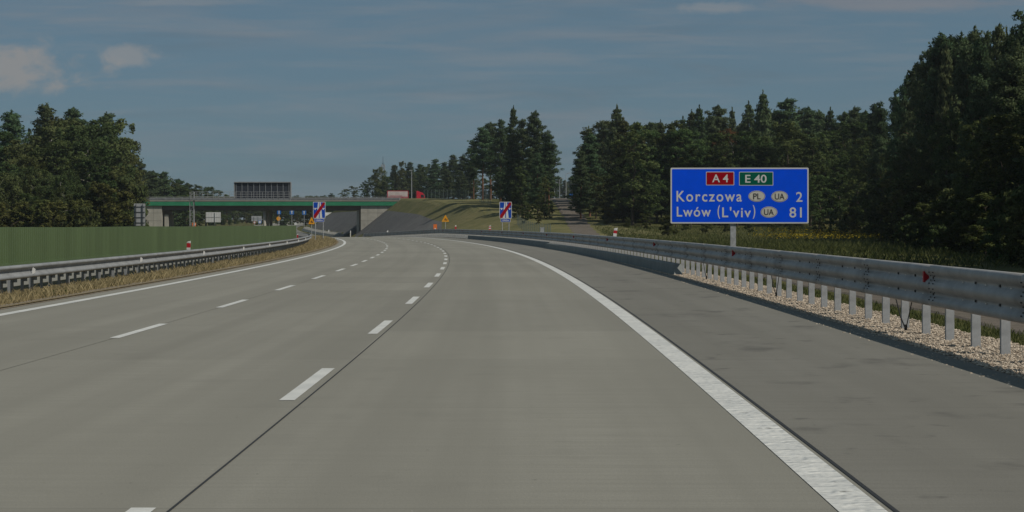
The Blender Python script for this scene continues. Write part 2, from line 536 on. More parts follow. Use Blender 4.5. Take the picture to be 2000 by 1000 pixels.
# ------------------------------------------------------------------ mesh helpers
class MB:
    def __init__(self):
        self.v, self.f, self.m = [], [], []

    def quad(self, a, b, c_, d, mi=0):
        i = len(self.v)
        self.v += [tuple(a), tuple(b), tuple(c_), tuple(d)]
        self.f.append((i, i + 1, i + 2, i + 3))
        self.m.append(mi)

    def box(self, c_, s, mi=0, rz=0.0, taper=1.0):
        cx, cy, cz = c_
        hx, hy, hz = s[0] / 2, s[1] / 2, s[2] / 2
        i = len(self.v)
        ca, sa = math.cos(rz), math.sin(rz)
        for dz, k in ((-hz, 1.0), (hz, taper)):
            for dx, dy in ((-hx, -hy), (hx, -hy), (hx, hy), (-hx, hy)):
                dx, dy = dx * k, dy * k
                self.v.append((cx + dx * ca - dy * sa, cy + dx * sa + dy * ca, cz + dz))
        for q in ((0, 3, 2, 1), (4, 5, 6, 7), (0, 1, 5, 4), (1, 2, 6, 5), (2, 3, 7, 6), (3, 0, 4, 7)):
            self.f.append(tuple(i + k for k in q))
            self.m.append(mi)

    def tube(self, p0, p1, r0, r1=None, n=8, mi=0, cap=True):
        r1 = r0 if r1 is None else r1
        p0, p1 = Vector(p0), Vector(p1)
        d = (p1 - p0)
        if d.length < 1e-6:
            return
        d.normalize()
        a = d.orthogonal().normalized()
        b = d.cross(a)
        i = len(self.v)
        for p, r in ((p0, r0), (p1, r1)):
            for k in range(n):
                t = 2 * math.pi * k / n
                self.v.append(tuple(p + a * (r * math.cos(t)) + b * (r * math.sin(t))))
        for k in range(n):
            k2 = (k + 1) % n
            self.f.append((i + k, i + k2, i + n + k2, i + n + k))
            self.m.append(mi)
        if cap:
            self.f.append(tuple(i + k for k in reversed(range(n))))
            self.f.append(tuple(i + n + k for k in range(n)))
            self.m += [mi, mi]

    def prism(self, pts, y0, y1, mi=0):
        """outline pts (x,z), extruded from y0 (front) to y1 (back)"""
        n = len(pts)
        i = len(self.v)
        for y in (y0, y1):
            for x, z in pts:
                self.v.append((x, y, z))
        self.f.append(tuple(i + k for k in range(n)))
        self.f.append(tuple(i + n + k for k in reversed(range(n))))
        self.m += [mi, mi]
        for k in range(n):
            k2 = (k + 1) % n
            self.f.append((i + k, i + n + k, i + n + k2, i + k2))
            self.m.append(mi)

    def sweep(self, paths, closed=False, mi=0):
        """paths: list of rings (lists of points) joined one after the other"""
        n = len(paths[0])
        i = len(self.v)
        for r in paths:
            self.v += [tuple(p) for p in r]
        for a in range(len(paths) - 1):
            for k in range(n if closed else n - 1):
                k2 = (k + 1) % n
                self.f.append((i + a * n + k, i + a * n + k2, i + (a + 1) * n + k2, i + (a + 1) * n + k))
                self.m.append(mi)
        if closed:
            self.f.append(tuple(i + k for k in reversed(range(n))))
            self.f.append(tuple(i + (len(paths) - 1) * n + k for k in range(n)))
            self.m += [mi, mi]

    def mesh(self, name, mats, smooth=False):
        me = bpy.data.meshes.new(name)
        me.from_pydata(self.v, [], self.f)
        for mm in (mats if isinstance(mats, (list, tuple)) else [mats]):
            me.materials.append(mm)
        me.polygons.foreach_set('material_index', self.m)
        if smooth:
            me.polygons.foreach_set('use_smooth', [True] * len(self.f))
        me.update()
        return me

    def build(self, name, mats, parent=None, smooth=False, loc=None):
        return link(name, self.mesh(name, mats, smooth), parent, loc)


def link(name, data, parent=None, loc=None):
    o = bpy.data.objects.new(name, data)
    COL.objects.link(o)
    if parent is not None:
        o.parent = parent
    if loc is not None:
        o.location = loc
    return o


def tag(o, label=None, cat=None, group=None, kind=None):
    if label:
        o['label'] = label
    if cat:
        o['category'] = cat
    if group:
        o['group'] = group
    if kind:
        o['kind'] = kind
    return o


def thing(name, label, cat, loc=(0, 0, 0), rz=0.0, group=None):
    o = bpy.data.objects.new(name, None)
    COL.objects.link(o)
    o.empty_display_size = 0.2
    o.location = loc
    o.rotation_euler = (0, 0, rz)
    return tag(o, label, cat, group)


def copy_tree(o, parent=None):
    c_ = o.copy()
    COL.objects.link(c_)
    if parent is not None:
        c_.parent = parent
    for ch in list(o.children):
        copy_tree(ch, c_)
    return c_


def text_mesh(body, size, bold=0.0, align='LEFT', space=1.0):
    cu = bpy.data.curves.new('lettering', 'FONT')
    cu.body = body
    cu.size = size
    cu.align_x = align
    cu.extrude = 0.002
    cu.offset = bold
    cu.space_character = space
    o = bpy.data.objects.new('lettering_source', cu)
    COL.objects.link(o)
    bpy.context.view_layer.update()
    dg = bpy.context.evaluated_depsgraph_get()
    me = bpy.data.meshes.new_from_object(o.evaluated_get(dg))
    bpy.data.objects.remove(o)
    bpy.data.curves.remove(cu)
    return me


def sign_text(name, body, x, z, width, height, material, parent, y=-0.006, bold=0.0, space=1.0):
    """lettering stood upright, its ink box fitted to width x height with lower left corner (x, z)"""
    me = text_mesh(body, 1.0, bold, 'LEFT', space)
    co = np.array([v.co[:] for v in me.vertices])
    lo, hi = co.min(0), co.max(0)
    sx = width / (hi[0] - lo[0])
    sz = height / (hi[1] - lo[1])
    for v, c_ in zip(me.vertices, co):
        v.co = (x + (c_[0] - lo[0]) * sx, y - c_[2], z + (c_[1] - lo[1]) * sz)
    me.materials.clear()
    me.materials.append(material)
    me.update()
    return link(name, me, parent)


# ------------------------------------------------------------------ the road's line
S0, S1, DS = -30.0, 1000.0, 0.5
SS = np.arange(S0, S1, DS)
K0, K1, A0 = 5.21948883e-4, 3.07296483e-6, -0.0112193
KK = np.where(SS < 0, K0, K0 + K1 * np.clip(SS, 0, 215))
KK = np.interp(SS, [-30, 0, 215, 300, 335, 365, 520, 560, 1000],
               [K0, K0, K0 + K1 * 215, 0, 0, -0.0011, -0.0011, 0, 0])
i0 = int(round((0 - S0) / DS))
TH = np.cumsum(KK) * DS
TH = TH - TH[i0] + A0
XX = np.cumsum(-np.sin(TH)) * DS
XX -= XX[i0]
YY = np.cumsum(np.cos(TH)) * DS
YY -= YY[i0]
SLOPE = np.interp(SS, [-30, 204, 220, 285, 335, 600, 700, 1000], [0, 0, -.0125, -.0125, .013, .013, 0, 0])
ZZ = np.cumsum(SLOPE) * DS
MED = -0.22     # the median lies a little lower than the paving


def at(s, off, dz=0.0):
    x = np.interp(s, SS, XX)
    y = np.interp(s, SS, YY)
    t = np.interp(s, SS, TH)
    return (x + off * math.cos(t), y + off * math.sin(t), np.interp(s, SS, ZZ) + dz)


def nearest(x, y):
    """arrays -> (s, offset to the right of the road's line)"""
    x, y = np.atleast_1d(x).astype(float), np.atleast_1d(y).astype(float)
    s_ = np.empty_like(x)
    o_ = np.empty_like(x)
    px, py, ps, pt = XX[::4], YY[::4], SS[::4], TH[::4]
    for a in range(0, len(x), 2000):
        xs, ys = x[a:a + 2000], y[a:a + 2000]
        d = (xs[:, None] - px) ** 2 + (ys[:, None] - py) ** 2
        j = d.argmin(1)
        o = (xs - px[j]) * np.cos(pt[j]) + (ys - py[j]) * np.sin(pt[j])
        e = -(xs - px[j]) * np.sin(pt[j]) + (ys - py[j]) * np.cos(pt[j])
        s_[a:a + 2000] = np.clip(ps[j] + e, S0, S1)
        o_[a:a + 2000] = o
    return s_, o_


def soft(t):
    """a straight bank with rounded toe and shoulder"""
    t = np.clip(t, 0, 1)
    return np.where(t < .15, t * t / .3 / .85, np.where(t > .85, 1 - (1 - t) ** 2 / .3 / .85, (t - .075) / .85))


HY = [-100, 150, 180, 210, 240, 260, 290, 310, 330, 400, 500, 700, 1500, 6000]
HZ = [-.1, 0, .35, 1.2, 2.7, 4.0, 5.5, 6.1, 6.4, 6.7, 6.8, 6.5, 3.0, 0]


def heights(x, y):
    x, y = np.atleast_1d(x).astype(float), np.atleast_1d(y).astype(float)
    s_, o_ = nearest(x, y)
    zr = np.interp(s_, SS, ZZ)
    toe = np.interp(s_, [0, 270, 312, 340, 1000], [8.2, 8.2, 6.3, 6.3, 8])
    wid = np.interp(s_, [0, 270, 312, 340, 1000], [11, 10.5, 10.5, 10.5, 14])
    hs = np.interp(y, HY, HZ) + 0.12 * np.sin(x * .21 + y * .05) * (y < 250)
    tr = soft((o_ - toe) / wid)
    z = zr + (hs - zr) * tr
    # left side: the ramp up to the bridge and a low cutting behind it
    ramp = 5.75 * np.clip(1 - (np.abs(y - 322) - 7) / 9.5, 0, 1)
    cut = 3.2 * soft((y - 345) / 30) * np.clip(1 - (y - 700) / 600, 0, 1)
    hl = np.maximum(ramp, cut)
    tl = soft((-25.0 - o_) / 10.5)
    far_left = np.where(o_ < -60, 0.0, zr)
    zl = far_left + (np.maximum(hl, far_left) - far_left) * tl
    z = np.where(o_ < -25, zl, z)
    dip = np.interp(o_, [-27, -24.5, -11, -9.2, -8.5], [0, MED, MED, 0, 0]) * np.interp(s_, [0, 300, 330], [1, 1, 0])
    return z + dip


def height(x, y):
    return float(heights([x], [y])[0])


def px_at(px, Z):
    return (px - CX) / F * Z


def z_at(py, Z):
    return H0 + (CY - py) / F * Z


# ------------------------------------------------------------------ ground, roads, verges
def axis(*segs):
    out = []
    for a, b, st in segs:
        out += list(np.arange(a, b, st))
    return np.array(out + [segs[-1][1]], float)


gx = axis((-4000, -400, 400), (-400, -120, 20), (-120, 60, 2.0), (60, 200, 14), (200, 4000, 400))
gy = axis((-60, 20, 8), (20, 160, 4), (160, 500, 2.0), (500, 800, 12), (800, 2000, 100), (2000, 9000, 700))
GX, GY = np.meshgrid(gx, gy)
gz = heights(GX.ravel(), GY.ravel()) - 0.06
nx, ny = len(gx), len(gy)
idx = np.arange(nx * ny).reshape(ny, nx)
faces = np.stack([idx[:-1, :-1], idx[:-1, 1:], idx[1:, 1:], idx[1:, :-1]], -1).reshape(-1, 4)
gm = bpy.data.meshes.new('ground')
gm.from_pydata(np.stack([GX.ravel(), GY.ravel(), gz], 1).tolist(), [], faces.tolist())
gm.materials.append(M['ground'])
gm.polygons.foreach_set('use_smooth', [True] * len(faces))
tag(link('ground', gm), kind='structure')


def ribbon_mesh(name, segs, material, dz=0.0, drape=False, step=2.0, cols=1):
    """segs: list of (s0, s1, offset0 or fn, offset1 or fn); uv = (offset, s) in metres"""
    v, f, uv = [], [], []
    for s0, s1, a, b in segs:
        n = max(1, int(math.ceil((s1 - s0) / step)))
        base = len(v)
        for i in range(n + 1):
            s = s0 + (s1 - s0) * i / n
            fa = a(s) if callable(a) else a
            fb = b(s) if callable(b) else b
            for k in range(cols + 1):
                o = fa + (fb - fa) * k / cols
                v.append(at(s, o, dz))
                uv.append((o, s))
        w = cols + 1
        for i in range(n):
            for k in range(cols):
                f.append((base + i * w + k, base + i * w + k + 1, base + (i + 1) * w + k + 1, base + (i + 1) * w + k))
    if drape:
        arr = np.array(v)
        arr[:, 2] = heights(arr[:, 0], arr[:, 1]) + dz
        v = arr.tolist()
    me = bpy.data.meshes.new(name)
    me.from_pydata(v, [], f)
    u = me.uv_layers.new(name='UVMap')
    for p in me.polygons:
        for li in p.loop_indices:
            u.data[li].uv = uv[me.loops[li].vertex_index]
    me.materials.append(material)
    me.update()
    return me


OD2, OD1, OL, OR_ = -1.986, -5.261, -8.415, 1.7176
OE = 4.75   # edge of the paving
road = tag(link('road', ribbon_mesh('road', [(-25, 900, -9.0, OR_ + .17)], M['road'], 0.0, cols=4)), kind='structure')
sh = tag(link('hard_shoulder', ribbon_mesh('hard_shoulder', [(-25, 900, OR_ + .17, OE)], M['shoulder'], 0.0, cols=2)), kind='structure')
tag(link('opposite_road', ribbon_mesh('opposite_road', [(-25, 900, -22.8, -13.2)], M['road'], MED, cols=3)), kind='structure')


# a dash of the near line starts where the photograph shows one (y 778), of the far line at y 658
SEEN2 = [1114, 748, 638.5, 586.4, 556.8, 537.2, 524, 514.2, 506.6, 500.2, 494.8, 490.4, 486.6, 483.2, 480.4, 478, 476.1, 474.4, 472.6, 471]
SEEN1 = [775, 645.5, 592.8, 562, 541.4, 527.3, 517.6, 509.8, 503.1, 497.9, 492.9, 489, 485.7, 482.4, 479.6, 477.0, 474.6, 472.7, 471.2, 470.0, 468.6, 467.3, 466.2]


def dash_list(rows, off, w):
    """dash centres from the rows of the photograph in which they stand, carried on at an even pace"""
    mid = []
    for r in rows:
        y = F * H0 / (r - CY)
        mid.append(float(np.interp(y, YY + off * np.sin(TH), SS)))
    d = mid[-1] - mid[-5]
    while mid[-1] < 430:
        mid.append(mid[-1] + d / 4)
    mid.insert(0, mid[0] - 9.0)
    return [(m - 1.62, m + 1.62, off - w, off + w) for m in mid]


link('lane_line', ribbon_mesh('lane_line', dash_list(SEEN2, OD2, .065), M['line'], 0.004), road)
link('lane_line', ribbon_mesh('lane_line', dash_list(SEEN1, OD1, .065), M['line'], 0.004), road)
link('edge_line', ribbon_mesh('edge_line', [(-25, 600, OL - .10, OL + .10)], M['line'], 0.004), road)
link('edge_line', ribbon_mesh('edge_line', [(-25, 600, OR_ - .125, OR_ + .125)], M['rib'], 0.004, step=1.0), road)
link('joint', ribbon_mesh('joint', [(-25, 300, OD2 + .142, OD2 + .158)], M['joint'], 0.004), road)
link('joint', ribbon_mesh('joint', [(-25, 300, OD1 - .006, OD1 + .006)], M['joint2'], 0.003), road)
link('joint', ribbon_mesh('joint', [(-25, 300, OR_ + .158, OR_ + .185)], M['joint'], 0.004), road)
tag(link('dirt_edge', ribbon_mesh('dirt_edge', [(-25, 340, -9.5, -8.9)], M['dirt'], 0.004)), kind='structure')
tag(link('median', ribbon_mesh('median', [(-25, 420, -13.4, -9.0)], M['median'], 0.02, True, 2.0, 8)), kind='structure')
tag(link('gravel_verge', ribbon_mesh('gravel_verge', [(-10, 184, OE - .02, 6.15)], M['gravel'], -0.015, cols=2)), kind='structure')

# the stone-covered slope beside and behind the bridge
def lin_top(s):
    return float(np.interp(s, [214, 240, 262, 285, 312, 420], [7.2, 9.6, 13.6, 14.0, 13.2, 13.0]))


tag(link('slope', ribbon_mesh('slope', [(214, 420, 6.4, lin_top)], M['lining'], 0.07, True, 1.5, 8)), kind='structure')
tag(link('slope', ribbon_mesh('slope', [(345, 430, -34, -24.5)], M['lining'], 0.07, True, 2, 6)), kind='structure')
tag(link('grass_bank', ribbon_mesh('grass_bank', [(150, 360, lambda s: lin_top(s) - .15 if s > 214 else 7.1, lambda s: 26 if s < 300 else 22)],
                                   M['hill'], 0.05, True, 1.5, 14)), kind='structure')
# gravel track beside the motorway, climbing the bank further on
tv, tf = [], []
tys = np.arange(6, 420, 2.0)
for i, y in enumerate(tys):
    w = float(np.interp(y, [0, 120, 200, 400], [1.1, 1.1, 1.3, 1.4]))
    xc = 8.15 + 0.25 * math.sin(y * .03)
    for k in range(6):
        kk = min(max(k - 1, 0), 3)
        edge = -.25 if k == 0 else (.25 if k == 5 else 0)
        tv.append((xc - w + 2 * w * kk / 3 + .12 * math.sin(y * .7 + kk) + edge, y, -.12 if edge else 0))
    if i:
        b = 6 * i
        for k in range(5):
            tf.append((b - 6 + k, b - 5 + k, b + 1 + k, b + k))
tva = np.array(tv)
tva[:, 2] += heights(tva[:, 0], tva[:, 1]) - 0.03 + 0.09 * np.clip((tva[:, 1] - 140) / 40, 0, 1)
me = bpy.data.meshes.new('track')
me.from_pydata(tva.tolist(), [], tf)
me.materials.append(M['track'])
tag(link('track', me), kind='structure')

# ------------------------------------------------------------------ right guardrail (three-wave beam)
def rail_run(name, label, profile, off, s0, s1, post_step, post_h, post_size, post_off, refl, refl_mat, mats, joint=4.0,
             post_mat=None, spacer=None, first_post=None):
    """profile: list of (offset towards the road is negative, z). returns the thing's Empty"""
    t = thing(name, label, 'guardrail', at(s0, off))
    inv = Matrix.Translation(-Vector(t.location))
    def P(s, o, z):
        p = at(s, o, z)
        return (p[0] - t.location.x, p[1] - t.location.y, p[2] - t.location.z)
    mb = MB()
    s = s0
    while s < s1 - .01:
        e = min(s + joint, s1)
        n = max(2, int((e - s) / 1.0))
        rings = []
        for i in range(n + 1):
            q = s + (e + 0.16 - s) * i / n
            lift = -0.006 if i == n else 0.0
            rings.append([P(q, off + a + lift, z) for a, z in profile])
        mb.sweep(rings)
        s = e
    o = mb.build('rail', mats, t, True)
    sol = o.modifiers.new('thickness', 'SOLIDIFY')
    sol.thickness = 0.004
    return t, P


TB = [(0.02, .43), (-.035, .435), (-.055, .455), (-.062, .50), (-.045, .535), (-.005, .565), (0.0, .585), (-.005, .605),
      (-.045, .635), (-.062, .675), (-.062, .705), (-.045, .745), (-.005, .775), (0, .795), (-.005, .815), (-.045, .845),
      (-.062, .885), (-.055, .93), (-.035, .952), (.02, .957)]
RO = 5.26
rg, RP = rail_run('guardrail', 'long galvanised three-wave guardrail on close posts along the right edge of the motorway',
                  TB, RO, 6.0, 288.0, 1.25, .9, None, None, None, None, M['galv'])
# bolts, slots and joints of the nearer beam lengths, one pattern part
bb = MB()
for j in range(0, 13):
    sj = 6.0 + 4.0 * j + 4.05
    for ds in (-.10, .10):
        for z in (.515, .55, .61, .655, .725, .765, .82, .865):
            p = RP(sj + ds, RO - .066 if z in (.515, .655, .725, .865) else RO - .045, z)
            bb.box(p, (.009, .03, .014), 0)
    for k, ds in enumerate((1.0, 2.0, 3.0)):
        for z in (.585, .795):
            p = RP(sj + ds - .9, RO - .008, z)
            bb.box(p, (.010, .05, .028), 0)
            p = RP(sj + ds - .35, RO - .008, z - .01)
            bb.box(p, (.012, .05, .010), 1)
tag(bb.build('bolts', [M['dark_bolt'], M['bright_bolt']], rg), kind='stuff')
# posts: C-channels
def post_mesh(h, w, d):
    mb = MB()
    mb.box((0, 0, h / 2 - .1), (w, .006, h + .2), 0)
    mb.box((-w / 2 + .003, d / 2 + .003, h / 2 - .1), (.006, d, h + .2), 0)
    mb.box((w / 2 - .003, d / 2 + .003, h / 2 - .1), (.006, d, h + .2), 0)
    return mb


pm = post_mesh(.84, .105, .06).mesh('post', M['galvp'])
s_first = F * H0 / (691.3 - CY) * 1.0
posts = [s_first - 1.25 * 3 + 1.25 * k for k in range(0, 213)]
far_mb = MB()
for k, s in enumerate(posts):
    p = RP(s, 5.50, 0)
    if k < 100:
        o = link('post', pm, rg, p)
        o.rotation_euler = (0, 0, float(np.interp(s, SS, TH)))
    else:
        far_mb.box((p[0], p[1], p[2] + .40), (.105, .06, .86))
tag(far_mb.build('posts', M['galvp'], rg), kind='stuff')
sp = MB()
sp.box((-.11, 0, .69), (.22, .10, .32))
spm = sp.mesh('spacer', M['galvp'])
for k, s in enumerate(posts[:60:3]):
    o = link('spacer', spm, rg, RP(s, 5.49, 0))
    o.rotation_euler = (0, 0, float(np.interp(s, SS, TH)))
# reflectors: half-round red ears facing traffic
rm = MB()
rm.prism([(-.0, -.07), (.025, -.07), (.07, -.04), (.078, 0), (.07, .04), (.025, .07), (0, .07)], 0, .03, 0)
rme = rm.mesh('reflector', M['red_refl'])
for k in range(12):
    s = 22.4 + 18.4 * k
    p = RP(s, RO - .075, .80)
    o = link('reflector', rme, rg, p)
    o.rotation_euler = (0, 0, float(np.interp(s, SS, TH)) + .15)
# black straps hanging from the beam to the foot of every ninth post
for s in (posts[6] + .35, posts[15] + .35, posts[24] + .35):
    mb = MB()
    a, b, c_ = Vector(RP(s + .55, RO + .02, .45)), Vector(RP(s - .03, RO + .03, .03)), Vector(RP(s - .45, RO + .02, .45))
    m1 = (a + b) / 2 + Vector((0, 0, -.05))
    mb.tube(a, m1, .009, n=6)
    mb.tube(m1, b, .010, n=6)
    mb.tube(b, c_, .007, n=6)
    mb.box(tuple(b + Vector((0, 0, .03))), (.035, .035, .08))
    mb.build('strap', M['cable'], rg)

# loose limestone chips of the gravel verge
def chips(name, n, fn, smin, smax, material, label):
    rng = np.random.default_rng(3)
    V, Fc = [], []
    octa = np.array([(1, 0, 0), (0, 1, 0), (-1, 0, 0), (0, -1, 0), (0, 0, 1), (0, 0, -1)], float)
    of = [(0, 1, 4), (1, 2, 4), (2, 3, 4), (3, 0, 4), (1, 0, 5), (2, 1, 5), (3, 2, 5), (0, 3, 5)]
    for i in range(n):
        x, y, z = fn(rng)
        r = rng.uniform(smin, smax)
        a = rng.uniform(0, 6.28)
        sc_ = np.array([r * rng.uniform(.7, 1.4), r * rng.uniform(.7, 1.3), r * rng.uniform(.5, .9)])
        pts = octa * sc_ * rng.uniform(.8, 1.2, (6, 1))
        ca, sa = math.cos(a), math.sin(a)
        pts = np.stack([pts[:, 0] * ca - pts[:, 1] * sa + x, pts[:, 0] * sa + pts[:, 1] * ca + y, pts[:, 2] + z + r * .2], 1)
        b = len(V)
        V += pts.tolist()
        Fc += [tuple(b + k for k in q) for q in of]
    me_ = bpy.data.meshes.new(name)
    me_.from_pydata(V, [], Fc)
    me_.materials.append(material)
    return tag(link(name, me_), label, kind='stuff')


def chip_at(rng):
    s = 12 + 60 * rng.random() ** 1.7
    return at(s, rng.uniform(OE + .03, 6.15) if rng.random() > .06 else rng.uniform(4.4, 4.8), -.01)


m_st = leaf_mat('limestone_chip', (0.30, 0.243, 0.185), (0.60, 0.515, 0.41), 0.0, 0.0, (1, 1))
chips('gravel', 24000, chip_at, .009, .024, m_st, 'loose pale limestone chips at the foot of the guardrail posts')

# low blocks under the right guardrail
def block_run(name, label, cat, segs, mats, h0, thick, group=None, bevel=.03):
    mb = MB()
    s0, s1, oa, ob = segs
    n = max(2, int((s1 - s0) / 3))
    rings = []
    org = Vector(at(s0, oa))
    for i in range(n + 1):
        q = s0 + (s1 - s0) * i / n
        o = oa + (ob - oa) * i / n
        pr = [(o, 0), (o + .02, h0 - bevel), (o + .02 + bevel, h0), (o + thick - bevel, h0), (o + thick, h0 - bevel), (o + thick, 0)]
        ring = []
        for a, z in pr:
            qq = q + (h0 - z) * (-.6) * (1 if i == 0 else 0)
            ring.append(tuple(Vector(at(qq, a, z - .02)) - org))
        rings.append(ring)
    mb.sweep(rings, True)
    o = mb.build(name, mats, loc=org)
    return tag(o, label, cat, group)


block_run('concrete_kerb', 'low dark concrete kerb under the guardrail just beyond its bright posts', 'kerb', (51.5, 108, 4.98, 4.62), M['conc_dark'], .33, .24, 'low kerbs under the right guardrail')
block_run('concrete_kerb', 'second low dark concrete kerb under the guardrail, beyond the rusty gap', 'kerb', (112, 183, 5.0, 5.25), M['conc_dark'], .36, .24, 'low kerbs under the right guardrail')


def bank_mesh(name, s0, s1, o0, o1, h):
    mb = MB()
    rings = []
    q = s0
    while q <= s1 + .01:
        k = min(1, (q - s0) / 2 + .15, (s1 - q) / 2.5 + .1)
        rings.append([at(q, o0, -.02), at(q, o0 + .35 * (o1 - o0), h * .55 * k), at(q, o1, h * k), at(q, o1 + .7, h * k * .8), at(q, o1 + 1.4, -.05)])
        q += 1.5
    mb.sweep(rings)
    me_ = mb.mesh(name, M['bankgravel'])
    return tag(link(name, me_), kind='structure')


bank_mesh('gravel_bank', 183, 287, 5.56, 6.5, .50)
bank_mesh('gravel_bank', 330, 420, 5.56, 6.6, .85)

# ------------------------------------------------------------------ left guardrail (double W-beam)
WB = [(0.0, .435), (.055, .445), (.08, .47), (.08, .505), (.06, .525), (.005, .55), (.0, .595), (.0, .635), (.005, .645), (.06, .67), (.08, .69), (.08, .72), (.055, .745), (0, .755)]
lg = thing('guardrail', 'two-wave steel guardrail on close posts along the dry grass on the left', 'guardrail', at(12, -11.6, MED))
lorg = Vector(lg.location)


def LP(s, o, z):
    return tuple(Vector(at(s, o, z + MED)) - lorg)


for side, o0 in ((1, -11.42),):
    mb = MB()
    mb.sweep([[LP(q, o0 + side * a, z) for a, z in WB] for q in np.arange(14, 238.1, 1.5)])
    o = mb.build('rail', M['galvw'], lg, True)
    o.modifiers.new('thickness', 'SOLIDIFY').thickness = 0.004
lpm = MB()
lpm.box((0, 0, .30), (.05, .11, .74))
lpm.box((.12, 0, .595), (.20, .06, .22))
lpm.box((.07, 0, .40), (.10, .02, .12))
lpm = lpm.mesh('post', M['galvw'])
fm = MB()
for k in range(200):
    s = 30.0 + .9 * k
    p = LP(s, -11.66, 0)
    if k < 100:
        o = link('post', lpm, lg, p)
        o.rotation_euler = (0, 0, float(np.interp(s, SS, TH)))
    else:
        fm.box((p[0], p[1], p[2] + .35), (.10, .12, .75))
tag(fm.build('posts', M['galvw'], lg), kind='stuff')
wm = MB()
wm.prism([(0, -.09), (.06, -.06), (.07, .03), (.0, .09)], 0, .03)
wm = wm.mesh('reflector', M['white_refl'])
for k in range(8):
    s = 41.5 + 13.2 * k
    o = link('reflector', wm, lg, LP(s, -11.37, .60))
    o.rotation_euler = (0, 0, float(np.interp(s, SS, TH)))

# ------------------------------------------------------------------ green corrugated screen on the median
gs = thing('screen_fence', 'green corrugated sheet metal screen on the median behind the left guardrail', 'fence', at(14, -12.1))
gorg = Vector(gs.location)
mb = MB()
rings = []
per = 0.20
prof = [(0, 0), (.06, 0), (.07, .06), (.14, .06), (.15, 0)]
s = 14.0
while s < 134:
    for a, b in prof:
        q = s + a
        o = -12.12 + b
        wob = .004 * math.sin(q * .9)
        rings.append([tuple(Vector(at(q, o + wob, z)) - gorg) for z in (.48, 1.405 + .006 * math.sin(q * .35))])
    s += per
mb.sweep(rings)
o = mb.build('sheet', M['green_sheet'], gs)
o.modifiers.new('thickness', 'SOLIDIFY').thickness = 0.003
mb = MB()
p = Vector(at(134.1, -12.1)) - gorg
mb.box((p.x, p.y, .60), (.12, .12, 1.64))
mb.build('end_post', M['galvw'], gs)
mb = MB()
for k in range(60):
    p = Vector(at(14.5 + 2 * k, -12.18)) - gorg
    mb.box((p.x, p.y, .5), (.08, .08, 1.5))
tag(mb.build('posts', M['galvw'], gs), kind='stuff')
mb = MB()
mb.sweep([[tuple(Vector(at(14 + 2 * k, o, z)) - gorg) for o, z in ((-12.12, .46), (-12.04, .46), (-12.04, .54), (-12.12, .54))] for k in range(61)], True)
mb.build('bottom_rail', M['green_sheet'], gs)


# ------------------------------------------------------------------ grass
def blades(name, n, fn, hmin, hmax, wid, material, label=None, seed=1, lean=.35):
    rng = np.random.default_rng(seed)
    P0 = np.array([fn(rng) for _ in range(n)])
    h = rng.uniform(hmin, hmax, n) * rng.uniform(.6, 1.1, n)
    a = rng.uniform(0, 2 * np.pi, n)
    w = wid * rng.uniform(.6, 1.3, n)
    dx, dy = np.cos(a) * w, np.sin(a) * w
    lx, ly = rng.normal(0, lean, n) * h, rng.normal(0, lean, n) * h
    v0 = P0 + np.stack([-dx, -dy, 0 * h], 1)
    v1 = P0 + np.stack([dx, dy, 0 * h], 1)
    mid = P0 + np.stack([lx * .4 + dx * .7, ly * .4 + dy * .7, h * .6], 1)
    tip = P0 + np.stack([lx, ly, h], 1)
    V = np.stack([v0, v1, mid, tip], 1).reshape(-1, 3)
    Fc = np.arange(4 * n).reshape(n, 4)
    me_ = bpy.data.meshes.new(name)
    me_.from_pydata(V.tolist(), [], Fc.tolist())
    me_.materials.append(material)
    return tag(link(name, me_), label, kind='stuff')


def med_pt(rng):
    s = 24 + 196 * rng.random() ** 1.6
    o = -9.35 - 2.2 * rng.random() ** 1.1
    # clumps and bare patches
    for _ in range(4):
        if math.sin(s * 1.7 + o * 4) + math.sin(s * .61 + 1.3) + math.sin(o * 5 + s * .3) + rng.normal(0, .8) > -.5:
            break
        s, o = s + rng.normal(0, .8), o + rng.normal(0, .25)
    o = min(o, -9.3)
    return at(s, o, float(np.interp(o, [-11, -9.2], [MED, 0])))


def med_green(rng):
    s = 30 + 150 * rng.random() ** 2.2
    o = rng.uniform(-12.2, -9.4)
    for _ in range(5):
        if math.sin(s * .9) + math.sin(s * .37 + o * 2) + rng.normal(0, .4) > .55:
            break
        s, o = 30 + 150 * rng.random() ** 2.2, rng.uniform(-12.2, -9.4)
    return at(s, o, float(np.interp(o, [-11, -9.2], [MED, 0])))


def med_far(rng):
    o = rng.uniform(-12.2, -9.2)
    return at(rng.uniform(120, 216), o, float(np.interp(o, [-11, -9.2], [MED, 0])))


blades('dry_grass', 90000, med_pt, .06, .25, .0055, M['drygrass'], 'dry straw-coloured grass between the left edge line and the guardrail', 1)
blades('dry_grass', 20000, med_far, .08, .30, .014, M['drygrass'], 'dry straw-coloured grass in the left bend', 11)
blades('green_grass', 15000, med_green, .05, .20, .006, M['grassblade'], 'greener grass under the left guardrail', 2)


def right_strip(rng):
    s = 14 + 80 * rng.random() ** 1.5
    o = rng.uniform(6.1, 6.95) if rng.random() > .12 else rng.uniform(9.4, 11)
    return at(s, o, -.06)


def meadow(rng):
    y = 60 + 150 * rng.random() ** .8
    x = 9.7 + (y * .26 - 6) * rng.random()
    return (x, y, 0)


blades('green_grass', 16000, right_strip, .03, .12, .006, M['grassblade'], 'short verge grass between gravel and track on the right', 4)
rngm = np.random.default_rng(8)


def drape_fn(fn):
    def g(rng):
        x, y, _ = fn(rng)
        return (x, y, float(np.interp(y, HY, HZ)) - .1)
    return g


blades('meadow_grass', 70000, drape_fn(meadow), .12, .5, .014, M['grassblade'], 'tall meadow grass between the track and the right-hand forest', 5)


